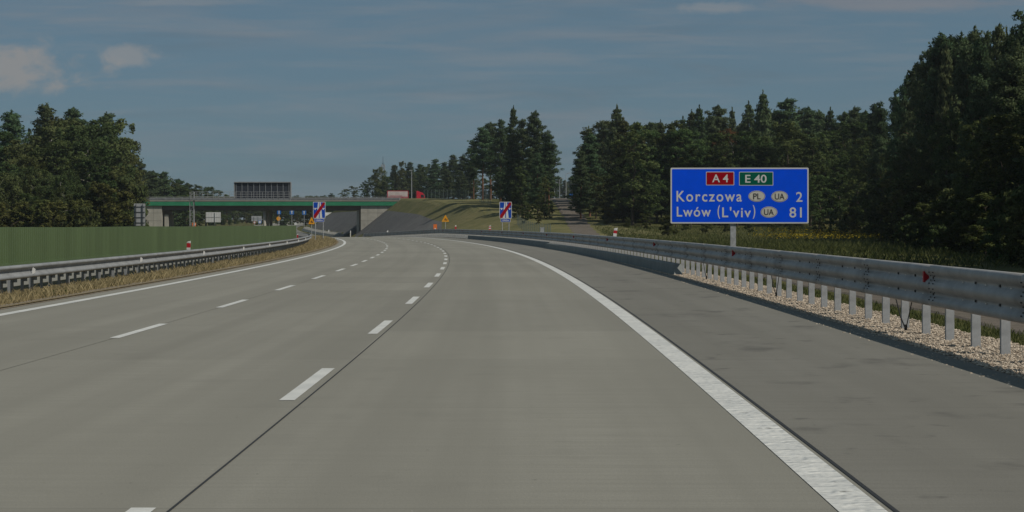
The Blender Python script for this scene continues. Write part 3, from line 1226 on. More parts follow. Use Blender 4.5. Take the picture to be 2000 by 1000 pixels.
def flowers(rng):
    y = rng.uniform(120, 185)
    px = rng.uniform(1500, 1720) + 40 * math.sin(y * .2)
    return (px_at(px, y), y, float(np.interp(y, HY, HZ)) + rng.uniform(.45, .75))


blades('yellow_flowers', 1500, flowers, .05, .12, .05, M['yellowflower'], 'yellow wild flowers in the meadow below the direction sign', 6)

# ------------------------------------------------------------------ big direction sign
Z = 75.0
K = F / Z     # photograph pixels per metre there
sx0, sx1 = 1310, 1579
sgz0, sgz1 = z_at(436.5, Z), z_at(327.5, Z)
sw, shh = (sx1 - sx0) / K, sgz1 - sgz0
scx = px_at((sx0 + sx1) / 2, Z)
dsg = thing('direction_sign', 'large blue motorway direction sign reading Korczowa and Lwów on one grey post', 'road sign',
            (scx, Z, height(scx, Z)), R_(-1.2))
gz0 = dsg.location.z


def rrect(x0, z0, x1, z1, r, n=4):
    pts = []
    for cx_, cz_, a0 in ((x1 - r, z0 + r, -90), (x1 - r, z1 - r, 0), (x0 + r, z1 - r, 90), (x0 + r, z0 + r, 180)):
        for k in range(n + 1):
            a = R_(a0 + 90 * k / n)
            pts.append((cx_ + r * math.cos(a), cz_ + r * math.sin(a)))
    return pts


def ellipse(cx_, cz_, a, b, n=28):
    return [(cx_ + a * math.cos(2 * math.pi * k / n), cz_ + b * math.sin(2 * math.pi * k / n)) for k in range(n)]


def SX(px):
    return (px - (sx0 + sx1) / 2) / K


def SZ(py):
    return z_at(py, Z) - gz0


mb = MB()
mb.prism(rrect(-sw / 2, SZ(436.5), sw / 2, SZ(327.5), .05), 0, .05)
face = mb.build('sign_face', M['white'], dsg)
mb = MB()
mb.prism(rrect(-sw / 2 + .06, SZ(436.5) + .06, sw / 2 - .06, SZ(327.5) - .06, .04), -.004, .0)
mb.build('blue_field', M['blue'], face)
for (x0, x1, y0, y1, mm, nm) in ((1379, 1434, 335.3, 361.8, 'red_sign', 'route_panel'), (1443.5, 1510, 335.5, 362.3, 'green_sign', 'route_panel')):
    mb = MB()
    mb.prism(rrect(SX(x0), SZ(y1), SX(x1), SZ(y0), .03), -.008, -.004, 0)
    mb.prism(rrect(SX(x0) + .025, SZ(y1) + .025, SX(x1) - .025, SZ(y0) - .025, .02), -.011, -.008, 1)
    mb.build(nm, [M['white'], M[mm]], face)
for (cx_, cy_) in ((1478, 383.2), (1522.3, 383.8), (1501.8, 414.2)):
    mb = MB()
    mb.prism(ellipse(SX(cx_), SZ(cy_), 16.4 / K, 11 / K), -.007, -.004, 0)
    mb.prism(ellipse(SX(cx_), SZ(cy_), 15.5 / K, 10.2 / K), -.009, -.007, 1)
    mb.prism(ellipse(SX(cx_), SZ(cy_), 14.9 / K, 9.6 / K), -.011, -.009, 0)
    mb.build('country_oval', [M['cream'], M['black']], face)


def letters(body, x0, x1, ytop, ybot, material, y, bold=.022, space=1.0):
    return sign_text('lettering', body, SX(x0), SZ(ybot), (x1 - x0) / K, (ybot - ytop) / K, material, face, y, bold, space)


letters('A 4', 1391, 1422.5, 340.5, 356, M['white'], -.015, .012)
letters('E 40', 1455.5, 1497, 341.3, 357, M['white'], -.015, .012)
letters('Korczowa', 1321.5, 1449, 372.8, 393.8, M['white'], -.008, .012, 1.22)
letters('Lwów', 1322, 1388.5, 403.8, 423.2, M['white'], -.008, .012, 1.16)
letters('(', 1401.5, 1406.5, 400.5, 427.2, M['white'], -.008, .012)
letters("L'viv", 1410.5, 1466.5, 404.2, 424.5, M['white'], -.008, .012, 1.16)
letters(')', 1470, 1475, 400.5, 427.2, M['white'], -.008, .012)
letters('2', 1554.5, 1566.8, 375, 394.2, M['white'], -.008, .012)
letters('81', 1541.5, 1565.5, 405, 425, M['white'], -.008, .012, 1.1)
letters('PL', 1471, 1485.5, 377.8, 389.2, M['black'], -.015, .01)
letters('UA', 1513, 1531.8, 378, 389.8, M['black'], -.015, .01)
letters('UA', 1492, 1511, 408.5, 420.2, M['black'], -.015, .01)
mb = MB()
px_ = SX(1432.5)
mb.box((px_, .13, SZ(436.5) / 2 + .6), (.235, .13, SZ(436.5) + 1.6), 0)
mb.build('post', M['galvp'], dsg)
mb = MB()
for zz in (SZ(420), SZ(382), SZ(345)):
    mb.box((0, .09, zz), (sw - .3, .05, .08))
mb.build('brace', M['galvp'], dsg)


# ------------------------------------------------------------------ end-of-motorway signs
def end_sign(label, px, Z, legs_px):
    K = F / Z
    x = px_at(px, Z)
    g = height(x, Z)
    t = thing('motorway_end_sign', label, 'road sign', (x, Z, g), R_(2) , 'end of motorway signs')
    zb, zt = z_at(426.6, Z) - g, z_at(394.2, Z) - g
    w = 24 / K
    h = zt - zb
    mb = MB()
    mb.prism(rrect(-w / 2, zb, w / 2, zt, .05), 0, .03)
    f = mb.build('sign_face', M['white'], t)
    mb = MB()
    e = .045
    mb.prism(rrect(-w / 2 + e, zb + e, w / 2 - e, zt - e, .03), -.003, .0)
    mb.build('blue_field', M['blue_mid'], f)
    U = lambda a: -w / 2 + e + (w - 2 * e) * a
    W = lambda b: zb + e + (h - 2 * e) * b
    mb = MB()
    # two carriageways running together, a bridge across them
    mb.prism([(U(.24), W(.0)), (U(.46), W(0)), (U(.485), W(1.0)), (U(.40), W(1))], -.006, -.003)
    mb.prism([(U(.54), W(.0)), (U(.77), W(0)), (U(.62), W(1.0)), (U(.53), W(1))], -.006, -.003)
    mb.prism([(U(.0), W(.60)), (U(1), W(.60)), (U(1), W(.635)), (U(0), W(.635))], -.0065, -.0062)
    for a in (.09, .80):
        mb.prism([(U(a), W(.52)), (U(a + .11), W(.52)), (U(a + .11), W(.60)), (U(a), W(.60))], -.006, -.003)
    mb.build('motorway_symbol', M['white'], f)
    mb = MB()
    mb.prism([(U(0), W(0)), (U(.10), W(0)), (U(1), W(.90)), (U(1), W(1)), (U(.9), W(1)), (U(0), W(.10))], -.0085, -.0067, 1)
    mb.prism([(U(0), W(-.0)), (U(.2), W(0)), (U(1), W(.86)), (U(1), W(1)), (U(.84), W(1)), (U(0), W(.16))], -.0076, -.0066, 0)
    mb.build('red_bar', [M['red_sign'], M['red_sign']], f)
    mb = MB()
    zpt, zpb = zb - .015, z_at(433.6, Z) - g
    pw = 19 / K
    mb.prism(rrect(-pw / 2, zpb, pw / 2, zpt, .03), 0, .03, 0)
    mb.prism(rrect(-pw / 2 + .03, zpb + .03, pw / 2 - .03, zpt - .03, .02), -.003, 0, 1)
    pl = mb.build('distance_plate', [M['white'], M['blue_mid']], t)
    sign_text('lettering', '1000m', -pw * .36, zpb + .09, pw * .72, (zpt - zpb) - .18, M['white'], pl, -.006, .02)
    for lx in legs_px:
        mb = MB()
        mb.tube((lx / K, .06, -.3), (lx / K, .06, zt - .1), .04, n=8)
        mb.build('post', M['galvp'], t)
    return t


end_sign('blue end of motorway sign with red bar on the right, below the embankment trees', 987.5, 170, (-6.5, 6.5))
end_sign('blue end of motorway sign with red bar on the left median, before the bridge', 623.5, 170, (-7.5, 7.5))


# ------------------------------------------------------------------ small signs and delineators
def triangle_sign(label, px, ytop, ybot, wpx, Z):
    K = F / Z
    x = px_at(px, Z)
    g = height(x, Z)
    t = thing('warning_sign', label, 'road sign', (x, Z, g), 0, 'yellow warning triangles')
    zt, zb = z_at(ytop, Z) - g, z_at(ybot, Z) - g
    w = wpx / K / 2
    mb = MB()
    mb.prism([(-w, zb), (-w + .05, zb - .04), (w - .05, zb - .04), (w, zb), (.05, zt), (-.05, zt)], 0, .03, 0)
    f = mb.build('sign_face', M['yellow'], t)
    mb = MB()
    h = zt - zb
    # a car on a rising wedge: the dark symbol
    mb.prism([(-w * .55, zb + h * .16), (w * .5, zb + h * .16), (w * .5, zb + h * .36), (w * .1, zb + h * .26)], -.004, 0, 0)
    mb.prism([(-w * .32, zb + h * .27), (w * .2, zb + h * .34), (w * .16, zb + h * .5), (-w * .18, zb + h * .45)], -.004, 0, 0)
    mb.build('symbol', M['black'], f)
    mb = MB()
    mb.tube((0, .06, -.3), (0, .06, zb + h * .6), .035, n=8)
    mb.build('post', M['galvp'], t)


triangle_sign('yellow warning triangle on a thin post before the dark slope', 870, 420.5, 432.5, 14.5, 222)
triangle_sign('yellow warning triangle half behind the left end of motorway sign', 608.5, 424.5, 437, 12, 190)

x, Z = px_at(850, 228), 228
t = thing('delineator_board', 'upright orange marker board behind the guardrail at the slope', 'marker board', (x, Z, height(x, Z)))
mb = MB()
zb_, zt_ = z_at(453, Z) - t.location.z, z_at(438, Z) - t.location.z
mb.prism(rrect(-.23, zb_, .23, zt_, .04), 0, .08)
b = mb.build('board', M['orange'], t)
mb = MB()
mb.box((0, -.004, zb_ + (zt_ - zb_) * .4), (.16, .008, .2))
mb.build('plate', M['white_refl'], b)
mb = MB()
mb.tube((0, .12, -.2), (0, .12, zt_ - .1), .03)
mb.build('post', M['galvp'], t)


def delineator(label, s, off, z0, h, w=.12, lean=0.0, bands='wrw', cat='marker post', half=False):
    p = at(s, off)
    t = thing('delineator_post', label, cat, (p[0], p[1], p[2] + z0), 0, 'red and white marker posts')
    t.rotation_euler = (0, lean, float(np.interp(s, SS, TH)))
    n = len(bands)
    mb = MB()
    d = .05
    # slanted top
    for k, b_ in enumerate(bands):
        a0, a1 = h * k / n, h * (k + 1) / n
        if k == n - 1:
            mb.prism([(-w / 2, a0), (w / 2, a0), (w / 2, a1), (-w / 2, a1 - w * .35)], -d, d, 0)
        else:
            mb.prism([(-w / 2, a0), (w / 2, a0), (w / 2, a1), (-w / 2, a1)], -d, d, {'w': 0, 'r': 1, 'y': 2}[b_])
    mb.build('body', [M['white'], M['red_refl'], M['cream']], t)
    mb = MB()
    mb.box((0, -d - .004, h * (n - .5) / n), (w * .5, .008, h / n * .5))
    mb.build('reflector', M['white_refl'], t)
    return t


delineator('red and white marker post leaning on the right guardrail beside the track', 76.3, 5.42, .955, .39, .15, .14, 'wrw')
delineator('short red and white marker post below the right end of motorway sign', 164, 5.42, .955, .44, .20, 0, 'rwrw')
delineator('tiny red and white marker post on the guardrail by the yellow triangle', 196, 5.42, .955, .45, .16, 0, 'rrw')
delineator('red and white marker post on the left guardrail before the green screen', 66, -11.65, .52, .34, .13, .05, 'wrrw')
delineator('tiny red and white marker post at the far end of the green screen', 126, -11.65, .52, .32, .10, 0, 'rrw')
delineator('pale marker post in the grass gap between the concrete barriers', 303, 4.95, 0, 1.5, .14, 0, 'yyw')
delineator('small white marker post on the far barrier before the dark slope', 262, 5.3, .95, .28, .2, 0, 'ww')
delineator('small white marker post on the barrier under the bridge', 338, 5.3, .85, .5, .16, 0, 'ww')
# steel box post behind the rail, by the track
x, Z = px_at(1059, 150), 150.0
tag(MB().build('steel_cabinet', M['galvp']) if False else (lambda mb: (mb.box((0, 0, .55), (.32, .3, 1.3)), mb.box((0, 0, 1.22), (.36, .34, .05)), mb.build('steel_cabinet', M['galvp'], loc=(x, Z, height(x, Z))))[2])(MB()),
    'grey steel roadside cabinet behind the guardrail left of the track', 'cabinet')

# second short rail end behind the guardrail, by the track
t = thing('guardrail', 'short galvanised rail end behind the main guardrail beside the track', 'guardrail', (px_at(1066, 128), 128, height(px_at(1066, 128), 128)))
mb = MB()
pa, pb = Vector((0, 0, .92)), Vector((px_at(1136, 103) - t.location.x, 103 - 128, .92))
for a, b_ in ((pa, pb),):
    mb.sweep([[(q.x + o_, q.y, q.z + z_ - .75) for o_, z_ in [(0, .43), (-.06, .47), (0, .58), (0, .62), (-.06, .70), (0, .75)]] for q in (a, (a + b_) / 2, b_)])
mb.build('rail', M['galvw'], t).modifiers.new('thickness', 'SOLIDIFY').thickness = .004
for q in np.linspace(.05, .95, 7):
    mb = MB()
    p = pa.lerp(pb, q)
    mb.box((p.x + .06, p.y, .4), (.1, .06, .9))
    mb.build('post', M['galvp'], t)

# ------------------------------------------------------------------ the bridge
YB = 316.0
br = thing('road_bridge', 'concrete road bridge with a green painted edge crossing the motorway', 'bridge', (-45, YB, 0))


def bx(x):
    return x + 45.0


mb = MB()
mb.box((bx(-44), 6.3, 5.28), (47.6, 11.6, .84))
mb.build('deck', M['conc_deck'], br)
mb = MB()
mb.prism([(bx(-68.2), 4.92), (bx(-20.6), 4.92), (bx(-20.2), 5.62), (bx(-68.6), 5.62)], .30, .50)
mb.build('edge_beam', M['green_fascia'], br)
mb = MB()
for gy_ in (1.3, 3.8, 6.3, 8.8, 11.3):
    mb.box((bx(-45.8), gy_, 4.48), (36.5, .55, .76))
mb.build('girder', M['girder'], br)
mb = MB()
mb.box((bx(-44), .55, 5.80), (47.8, .45, .22))
mb.build('kerb', M['conc_deck'], br)
mb = MB()
mb.box((bx(-44), 12.0, 6.0), (47.8, .4, .6))
mb.build('far_parapet', M['conc_deck'], br)
mb = MB()   # steel railing: posts and three rails
for k in range(32):
    mb.box((bx(-67.6 + 1.52 * k), .55, 6.22), (.06, .06, .62))
for z_ in (6.02, 6.2, 6.36, 6.52):
    mb.box((bx(-44), .55, z_), (47.5, .05, .045))
mb.build('railing', M['galvw'], br)
mb = MB()
mb.box((bx(-44), .75, 6.14), (47.4, .03, .40))
mb.build('crash_rail', M['galvw'], br)


def wall_panels(name, pts, y0, y1):
    mb = MB()
    mb.prism(pts, y0, y1)
    o = mb.build(name, M['conc_bridge'], br)
    return o


aw = wall_panels('abutment', [(bx(-27.5), -2.5), (bx(-20.8), -2.5), (bx(-20.8), 4.90), (bx(-27.5), 4.90)], .62, 1.4)
ab = wall_panels('abutment', [(bx(-67.9), -2.5), (bx(-63.7), -2.5), (bx(-63.7), 4.90), (bx(-67.9), 4.90)], .62, 1.4)
# panel joints pressed into the faces
mb = MB()
for zz in (2.2, 3.6):
    mb.box((bx(-24.15), .612, zz), (6.7, .02, .05))
for xx in (-26.2, -24.4, -22.6):
    mb.box((bx(xx), .610, 1.2), (.05, .02, 7.3))
mb.build('panel_joint', M['conc_deck'], aw)
mb = MB()
for zz in (2.2, 3.6):
    mb.box((bx(-65.8), .612, zz), (4.2, .02, .05))
for xx in (-66.6, -65.2):
    mb.box((bx(xx), .610, 1.2), (.05, .02, 7.3))
mb.build('panel_joint', M['conc_deck'], ab)
mb = MB()
mb.box((bx(-27.2), 6.5, 1.2), (.6, 10.2, 7.4))
mb.build('abutment_side', M['conc_deck'], br)
mb = MB()
mb.box((bx(-64.2), 6.5, 1.2), (.6, 10.2, 7.4))
mb.build('abutment_side', M['conc_deck'], br)
for (xx, yy, r_, zt_) in ((-45.2, 2.0, .27, 4.1), (-45.2, 6.3, .27, 4.1), (-45.2, 10.6, .27, 4.1)):
    mb = MB()
    mb.tube((bx(xx), yy, -2), (bx(xx), yy, zt_), r_, n=20)
    mb.build('column', M['conc_bridge'], br, True)
for (xx, yy, zt_) in ((-28.1, 1.6, 4.1), (-28.1, 6.3, 4.1), (-63.0, 1.6, 3.3), (-63.0, 6.3, 3.3)):
    mb = MB()
    mb.box((bx(xx), yy, zt_ / 2 - 1), (.46 if xx > -40 else .7, .46, zt_ + 2))
    mb.build('column', M['conc_bridge'], br)

# ------------------------------------------------------------------ gantry with the variable message board
Zg = 262.0
Kg = F / Zg
gxm = px_at(375, Zg)
ga = thing('sign_gantry', 'grey lattice gantry mast with a boom over the opposite carriageway', 'gantry', (gxm, Zg, 0))
zt_ = z_at(375, Zg)
mb = MB()
for dx in (-.3, .3):
    for dy in (-.3, .3):
        mb.tube((dx, dy, -.5), (dx, dy, zt_), .035 if dx < 0 else .06, n=6)
n = 9
for k in range(n):
    z0_, z1_ = zt_ * k / n, zt_ * (k + 1) / n
    for dy in (-.3, .3):
        mb.tube((-.3, dy, z0_), (.3, dy, z0_), .03, n=5)
        mb.tube((-.3, dy, z0_), (.3, dy, z1_), .02, n=5)
mb.build('mast', M['galvw'], ga)
bl_ = (567 - 375) / Kg
zb_ = z_at(388.5, Zg)
mb = MB()
mb.box((bl_ / 2, 0, zb_ - .06), (bl_, 1.0, .26))
mb.build('boom', M['vms_grey'], ga)
mb = MB()
for k in range(19):
    mb.tube((k * bl_ / 18, -.55, zb_), (k * bl_ / 18, -.55, zb_ + 1.05), .028, n=5)
for hh in (.35, .7, 1.05):
    mb.tube((0, -.55, zb_ + hh), (bl_, -.55, zb_ + hh), .026, n=5)
mb.build('handrail', M['galvw'], ga)
vm = thing('message_board', 'dark variable message board hung on the gantry, seen from behind', 'message board', (px_at(512.5, Zg), Zg, zb_ + .07))
w_, h_ = 109 / Kg, z_at(357.5, Zg) - zb_
mb = MB()
mb.box((0, .42, h_ / 2 + .02), (w_, .5, h_ - .04))
mb.build('cabinet', M['vms'], vm)
mb = MB()
for k in range(10):
    xx = -w_ / 2 + .22 + (w_ - .44) * k / 9
    mb.box((xx, .13, h_ / 2), (.10, .08, h_ - .16))
mb.build('rib', M['vms_grey'], vm)
mb = MB()
mb.box((0, .3, h_ + .06), (w_ + .1, .8, .12))
for sx_ in (-1, 1):
    mb.box((sx_ * (w_ / 2 + .05), .36, h_ / 2), (.10, .66, h_))
mb.build('frame', M['galvw'], vm)


# ------------------------------------------------------------------ backs of signs and small far signs
def sign_back(label, x0, x1, y0, y1, Z, hbars=3, posts=(.25, .75), mats='grey_back', slat=0):
    K = F / Z
    xc = px_at((x0 + x1) / 2, Z)
    g = height(xc, Z)
    t = thing('road_sign', label, 'road sign', (xc, Z, g))
    w = (x1 - x0) / K
    zt_, zb_ = z_at(y0, Z) - g, z_at(y1, Z) - g
    mb = MB()
    mb.prism(rrect(-w / 2, zb_, w / 2, zt_, .08), .02, .06)
    p_ = mb.build('panel', M[mats], t)
    mb = MB()
    for k in range(hbars):
        zz = zb_ + (zt_ - zb_) * (k + .6) / (hbars + .2)
        mb.box((0, -.02, zz), (w - .04, .05, .035))
    for k in range(slat):
        mb.box((-w / 2 + w * (k + .5) / slat, .012, (zt_ + zb_) / 2), (.05, .012, zt_ - zb_ - .1))
    mb.build('brace', M['slate'] if not slat else M['galvp'], p_)
    for q in posts:
        mb = MB()
        mb.box((-w / 2 + w * q, -.09, zt_ / 2 - .2), (.05, .09, zt_ + .3))
        mb.build('post', M['slate'] if not slat else M['galvp'], t)
    return t


sign_back('tall grey back of a road sign with a dark frame, beside the left trees', 261.5, 283.5, 397.5, 441, 190, 4, (.2, .8))
sign_back('wide pale ribbed back of a sign under the left half of the bridge', 402, 431, 414.5, 434, 400, 1, (.62,), 'white', 9)
sign_back('small grey back of a sign left of the middle bridge column', 491, 511, 422, 432, 420, 1, (.3, .7), 'grey_back', 5)


def blue_board(label, px, y0, y1, wpx, Z, two=False):
    K = F / Z
    x = px_at(px, Z)
    g = height(x, Z)
    t = thing('lane_sign', label, 'road sign', (x, Z, g), 0, 'blue lane signs beyond the bridge')
    zt_, zb_ = z_at(y0, Z) - g, z_at(y1, Z) - g
    w = wpx / K
    mb = MB()
    mb.prism(rrect(-w / 2, zb_, w / 2, zt_, .08), 0, .04)
    f = mb.build('sign_face', M['blue_far'], t)
    mb = MB()
    def arrow(z0_, z1_):
        a = w * .10
        mb.prism([(-a, z0_), (a, z0_), (a, z1_ - w * .25), (-a, z1_ - w * .25)], -.012, 0)
        mb.prism([(-w * .3, z1_ - w * .25), (w * .3, z1_ - w * .25), (0, z1_)], -.012, 0)
    if two:
        arrow(zb_ + .1, zb_ + (zt_ - zb_) * .45)
        mb.prism([(-w * .25, zt_ - 1.2), (w * .05, zt_ - .9), (w * .25, zt_ - .3), (-w * .05, zt_ - .6)], -.012, 0)
        mb.prism(rrect(-w * .3, zb_ + (zt_ - zb_) * .50, w * .3, zb_ + (zt_ - zb_) * .55, .02), -.012, 0)
    else:
        arrow(zb_ + .15, zb_ + (zt_ - zb_) * .6)
        mb.prism([(-w * .32, zb_ + (zt_ - zb_) * .66), (w * .32, zb_ + (zt_ - zb_) * .66), (w * .2, zt_ - .2), (-w * .2, zt_ - .2)], -.012, 0)
    mb.build('symbol', M['white'], f)
    mb = MB()
    mb.tube((0, .1, -.3), (0, .1, zt_ - .1), .06, n=8)
    mb.build('post', M['galvp'], t)


blue_board('tall narrow blue lane sign right of the middle bridge column', 545, 396.5, 418.5, 7.5, 420, True)
blue_board('square blue lane sign with arrow, middle of the three under the bridge', 570, 406, 419, 8.5, 430)
blue_board('square blue lane sign with arrow, nearest to the end of motorway sign', 594, 407, 419.5, 8, 430)


def disc_sign(label, px, py, rpx, Z, m_, ring=None, grp=None):
    K = F / Z
    x = px_at(px, Z)
    g = height(x, Z)
    t = thing('round_sign', label, 'road sign', (x, Z, g), 0, grp)
    zc = z_at(py, Z) - g
    r = rpx / K
    mb = MB()
    mb.prism(ellipse(0, zc, r, r, 20), 0, .04, 0)
    if ring:
        mb.prism(ellipse(0, zc, r * .72, r * .72, 20), -.006, 0, 1)
    mb.build('sign_face', [M[m_], M[ring or m_]], t)
    mb = MB()
    mb.tube((0, .08, -.3), (0, .08, zc), .035, n=6)
    mb.build('post', M['galvp'], t)


disc_sign('round blue sign just left of the middle bridge column', 507.5, 433.5, 3.6, 380, 'blue_far', 'white')
disc_sign('round white sign with red rim left of the blue round sign', 497, 434.5, 2.6, 380, 'red_sign', 'white')
disc_sign('round white sign on the far road below the blue lane signs', 577.5, 437, 2.6, 380, 'white')
disc_sign('small yellow-green plate in the trees behind the blue lane signs', 544, 427, 4.0, 470, 'yellow')

x, Z = px_at(379, 300), 300.0
t = thing('traffic_barrel', 'orange and white warning barrier seen over the green screen', 'barrier', (x, Z, height(x, Z)))
mb = MB()
zc = z_at(438.5, Z) - t.location.z
mb.box((0, 0, zc), (.62, .3, .62), 0)
mb.box((.1, -.155, zc + .05), (.30, .01, .3), 1)
mb.build('board', [M['orange'], M['white_refl']], t)
mb = MB()
for sx_ in (-.22, .22):
    mb.box((sx_, 0, (zc - .3) / 2), (.08, .3, zc - .3))
mb.build('leg', M['galvp'], t)


# ------------------------------------------------------------------ vehicles on the far roads
def lorry(label, px, Z, yaw, zg):
    t = thing('lorry', label, 'lorry', (px_at(px, Z), Z, zg), yaw)
    tr = MB()
    tr.box((-2.9, 0, 1.95), (5.0, 2.3, 2.0), 0)
    body = tr.build('cargo_box', M['tarp'], t)
    mb = MB()
    for sy in (-1, 1):
        mb.box((-2.9, sy * 1.162, 1.35), (4.9, .02, .55), 0)
        mb.box((-3.3, sy * 1.162, 1.78), (3.0, .02, .16), 0)
    mb.build('side_stripe', M['tarp_red'], body)
    mb = MB()
    mb.box((-2.9, 0, 2.99), (5.1, 2.36, .10), 0)
    for sx_ in (-5.42, -.38):
        for sy in (-1.14, 1.14):
            mb.box((sx_, sy, 1.95), (.12, .12, 2.06), 0)
    mb.build('frame', M['red_paint'], body)
    mb = MB()
    mb.box((-1.2, 0, .72), (8.0, .9, .24))
    mb.build('chassis', M['slate'], t)
    mb = MB()
    mb.prism([(1.7, .45), (3.75, .45), (3.8, 1.35), (3.6, 2.1), (3.2, 2.55), (1.95, 3.02), (1.7, 3.02)], -1.14, 1.14)
    cab = mb.build('cab', M['red_paint'], t)
    mb = MB()
    for sy in (-1, 1):
        y0_, y1_ = (-1.155, -1.135) if sy < 0 else (1.135, 1.155)
        mb.prism([(2.75, 1.35), (3.6, 1.35), (3.45, 2.02), (2.75, 2.1)], y0_, y1_)
    mb.quad((3.82, -1.0, 1.38), (3.82, 1.0, 1.38), (3.63, 1.0, 2.08), (3.63, -1.0, 2.08))
    mb.build('window', M['glass'], cab)
    for wx in (2.9, -2.9, -4.0):
        for sy in (-.98, .98):
            mb = MB()
            mb.tube((wx, sy - .13, .45), (wx, sy + .13, .45), .45, n=18)
            mb.build('wheel', M['tyre'], t)
    return t


lx_, lz_ = px_at(799, 428), 428.0
lorry('red-cabbed lorry with a pale curtain-sided box beyond the bridge end', 799.5, 428, R_(8), height(lx_, lz_))


def box_truck(label, px, Z, yaw, zg):
    t = thing('box_truck', label, 'lorry', (px_at(px, Z), Z, zg), yaw)
    mb = MB()
    mb.box((0, 3.6, 2.2), (2.5, 6.4, 2.6))
    mb.build('cargo_box', M['white_paint'], t)
    mb = MB()
    mb.prism([(-1.2, .5), (1.2, .5), (1.2, 2.4), (1.05, 2.85), (-1.05, 2.85), (-1.2, 2.4)], -1.7, .3)
    c_ = mb.build('cab', M['white_paint'], t)
    mb = MB()
    mb.prism([(-1.05, 1.55), (1.05, 1.55), (1.0, 2.4), (-1.0, 2.4)], -1.715, -1.70)
    mb.build('windscreen', M['glass'], c_)
    mb = MB()
    mb.prism([(-.9, .6), (.9, .6), (.9, 1.3), (-.9, 1.3)], -1.712, -1.70)
    mb.build('grille', M['slate'], c_)
    for wy in (-.8, 4.8):
        for sx_ in (-1.0, 1.0):
            mb = MB()
            mb.tube((sx_ - .14, wy, .45), (sx_ + .14, wy, .45), .45, n=16)
            mb.build('wheel', M['tyre'], t)


p = at(500, -.5)
box_truck('white box lorry coming down the road behind the left end of motorway sign', 638.5, 455, R_(8), z_at(441, 455))


# ------------------------------------------------------------------ lamp posts, mast, fences
def lamp(label, px, y0, y1, Z, arm=1.2):
    x = px_at(px, Z)
    g = height(x, Z)
    zt_ = z_at(y0, Z) - g
    t = thing('street_lamp', label, 'street lamp', (x, Z, g), 0, 'street lamps on the hill')
    mb = MB()
    mb.tube((0, 0, -.3), (0, 0, zt_), .11, .06, n=8)
    if arm:
        mb.tube((0, 0, zt_), (arm, 0, zt_ + .25), .05, .04, n=6)
    mb.build('pole', M['galvp'], t)
    mb = MB()
    mb.box((arm + .2, 0, zt_ + .25), (.7, .26, .14))
    mb.build('lamp_head', M['grey_back'], t)


lamp('tall grey street lamp beside the red lorry on the bank', 804, 335, 395, 395, -.4)
lamp('street lamp standing right behind the red lorry cab', 818.5, 357, 380, 460, .3)
lamp('tallest street lamp at the top of the climbing track', 1105.5, 340, 383, 430, .6)
lamp('street lamp left of the tallest one at the top of the track', 1093, 350, 383, 470, .6)
lamp('farthest street lamp at the top of the track, near the pine', 1083, 358, 383, 540, .6)

x, Z = px_at(748, 560), 560.0
t = thing('radio_mast', 'thin lattice radio mast rising above the birches by the bridge', 'mast', (x, Z, height(x, Z)))
zt_ = z_at(306, Z) - t.location.z
mb = MB()
for a in range(3):
    q = R_(120 * a)
    mb.tube((1.0 * math.cos(q), 1.0 * math.sin(q), 0), (.25 * math.cos(q), .25 * math.sin(q), zt_ - 2), .07, n=5)
for k in range(14):
    f0 = k / 14
    r = 1.0 - .75 * f0
    for a in range(3):
        q, q2 = R_(120 * a), R_(120 * a + 120)
        mb.tube((r * math.cos(q), r * math.sin(q), f0 * (zt_ - 2)), (r * math.cos(q2), r * math.sin(q2), (f0 + .05) * (zt_ - 2)), .04, n=4)
mb.tube((0, 0, zt_ - 2), (0, 0, zt_), .06, n=5)
mb.build('lattice', M['slate'], t)
mb = MB()
for z_ in (zt_ - 3, zt_ - 4.2):
    for a in range(3):
        q = R_(120 * a + 30)
        mb.box((.6 * math.cos(q), .6 * math.sin(q), z_), (.25, .25, 1.0))
mb.build('antenna', M['grey_back'], t)


def mesh_fence(label, pts, h, step=2.5):
    """pts: list of (px, Z)"""
    w = [(px_at(a, b), b) for a, b in pts]
    x0, y0 = w[0]
    g0 = height(x0, y0)
    t = thing('mesh_fence', label, 'fence', (x0, y0, g0), 0, 'wire fences on the bank')
    P3 = []
    for (xa, ya), (xb, yb) in zip(w[:-1], w[1:]):
        L = math.hypot(xb - xa, yb - ya)
        n_ = max(1, int(L / step))
        for k in range(n_):
            P3.append((xa + (xb - xa) * k / n_, ya + (yb - ya) * k / n_))
    P3.append(w[-1])
    P3 = [(a - x0, b - y0, height(a, b) - g0) for a, b in P3]
    wires = MB()
    for i, p_ in enumerate(P3):
        mb = MB()
        mb.tube((p_[0], p_[1], p_[2] - .2), (p_[0], p_[1], p_[2] + h), .028, n=6)
        mb.build('post', M['wire'], t)
        if i:
            q = P3[i - 1]
            for z_ in np.linspace(.1, h - .05, 7):
                wires.tube((q[0], q[1], q[2] + z_), (p_[0], p_[1], p_[2] + z_), .006, n=3, cap=False)
            for k in range(9):
                f_ = k / 9
                c_ = [q[j] + (p_[j] - q[j]) * f_ for j in range(3)]
                wires.tube((c_[0], c_[1], c_[2] + .05), (c_[0], c_[1], c_[2] + h - .05), .005, n=3, cap=False)
    wires.build('wire_mesh', M['wire'], t)


mesh_fence('grey wire fence along the crest of the bank behind the lorry', [(828, 335), (866, 318), (905, 300), (915, 292)], 1.7, 3.2)
mesh_fence('green wire fence panel under the pines on the bank', [(936, 285), (958, 272)], 2.2)
mesh_fence('low wire fence running down the bank behind the end of motorway sign', [(1010, 222), (1040, 190), (1075, 165)], 1.5, 3.4)

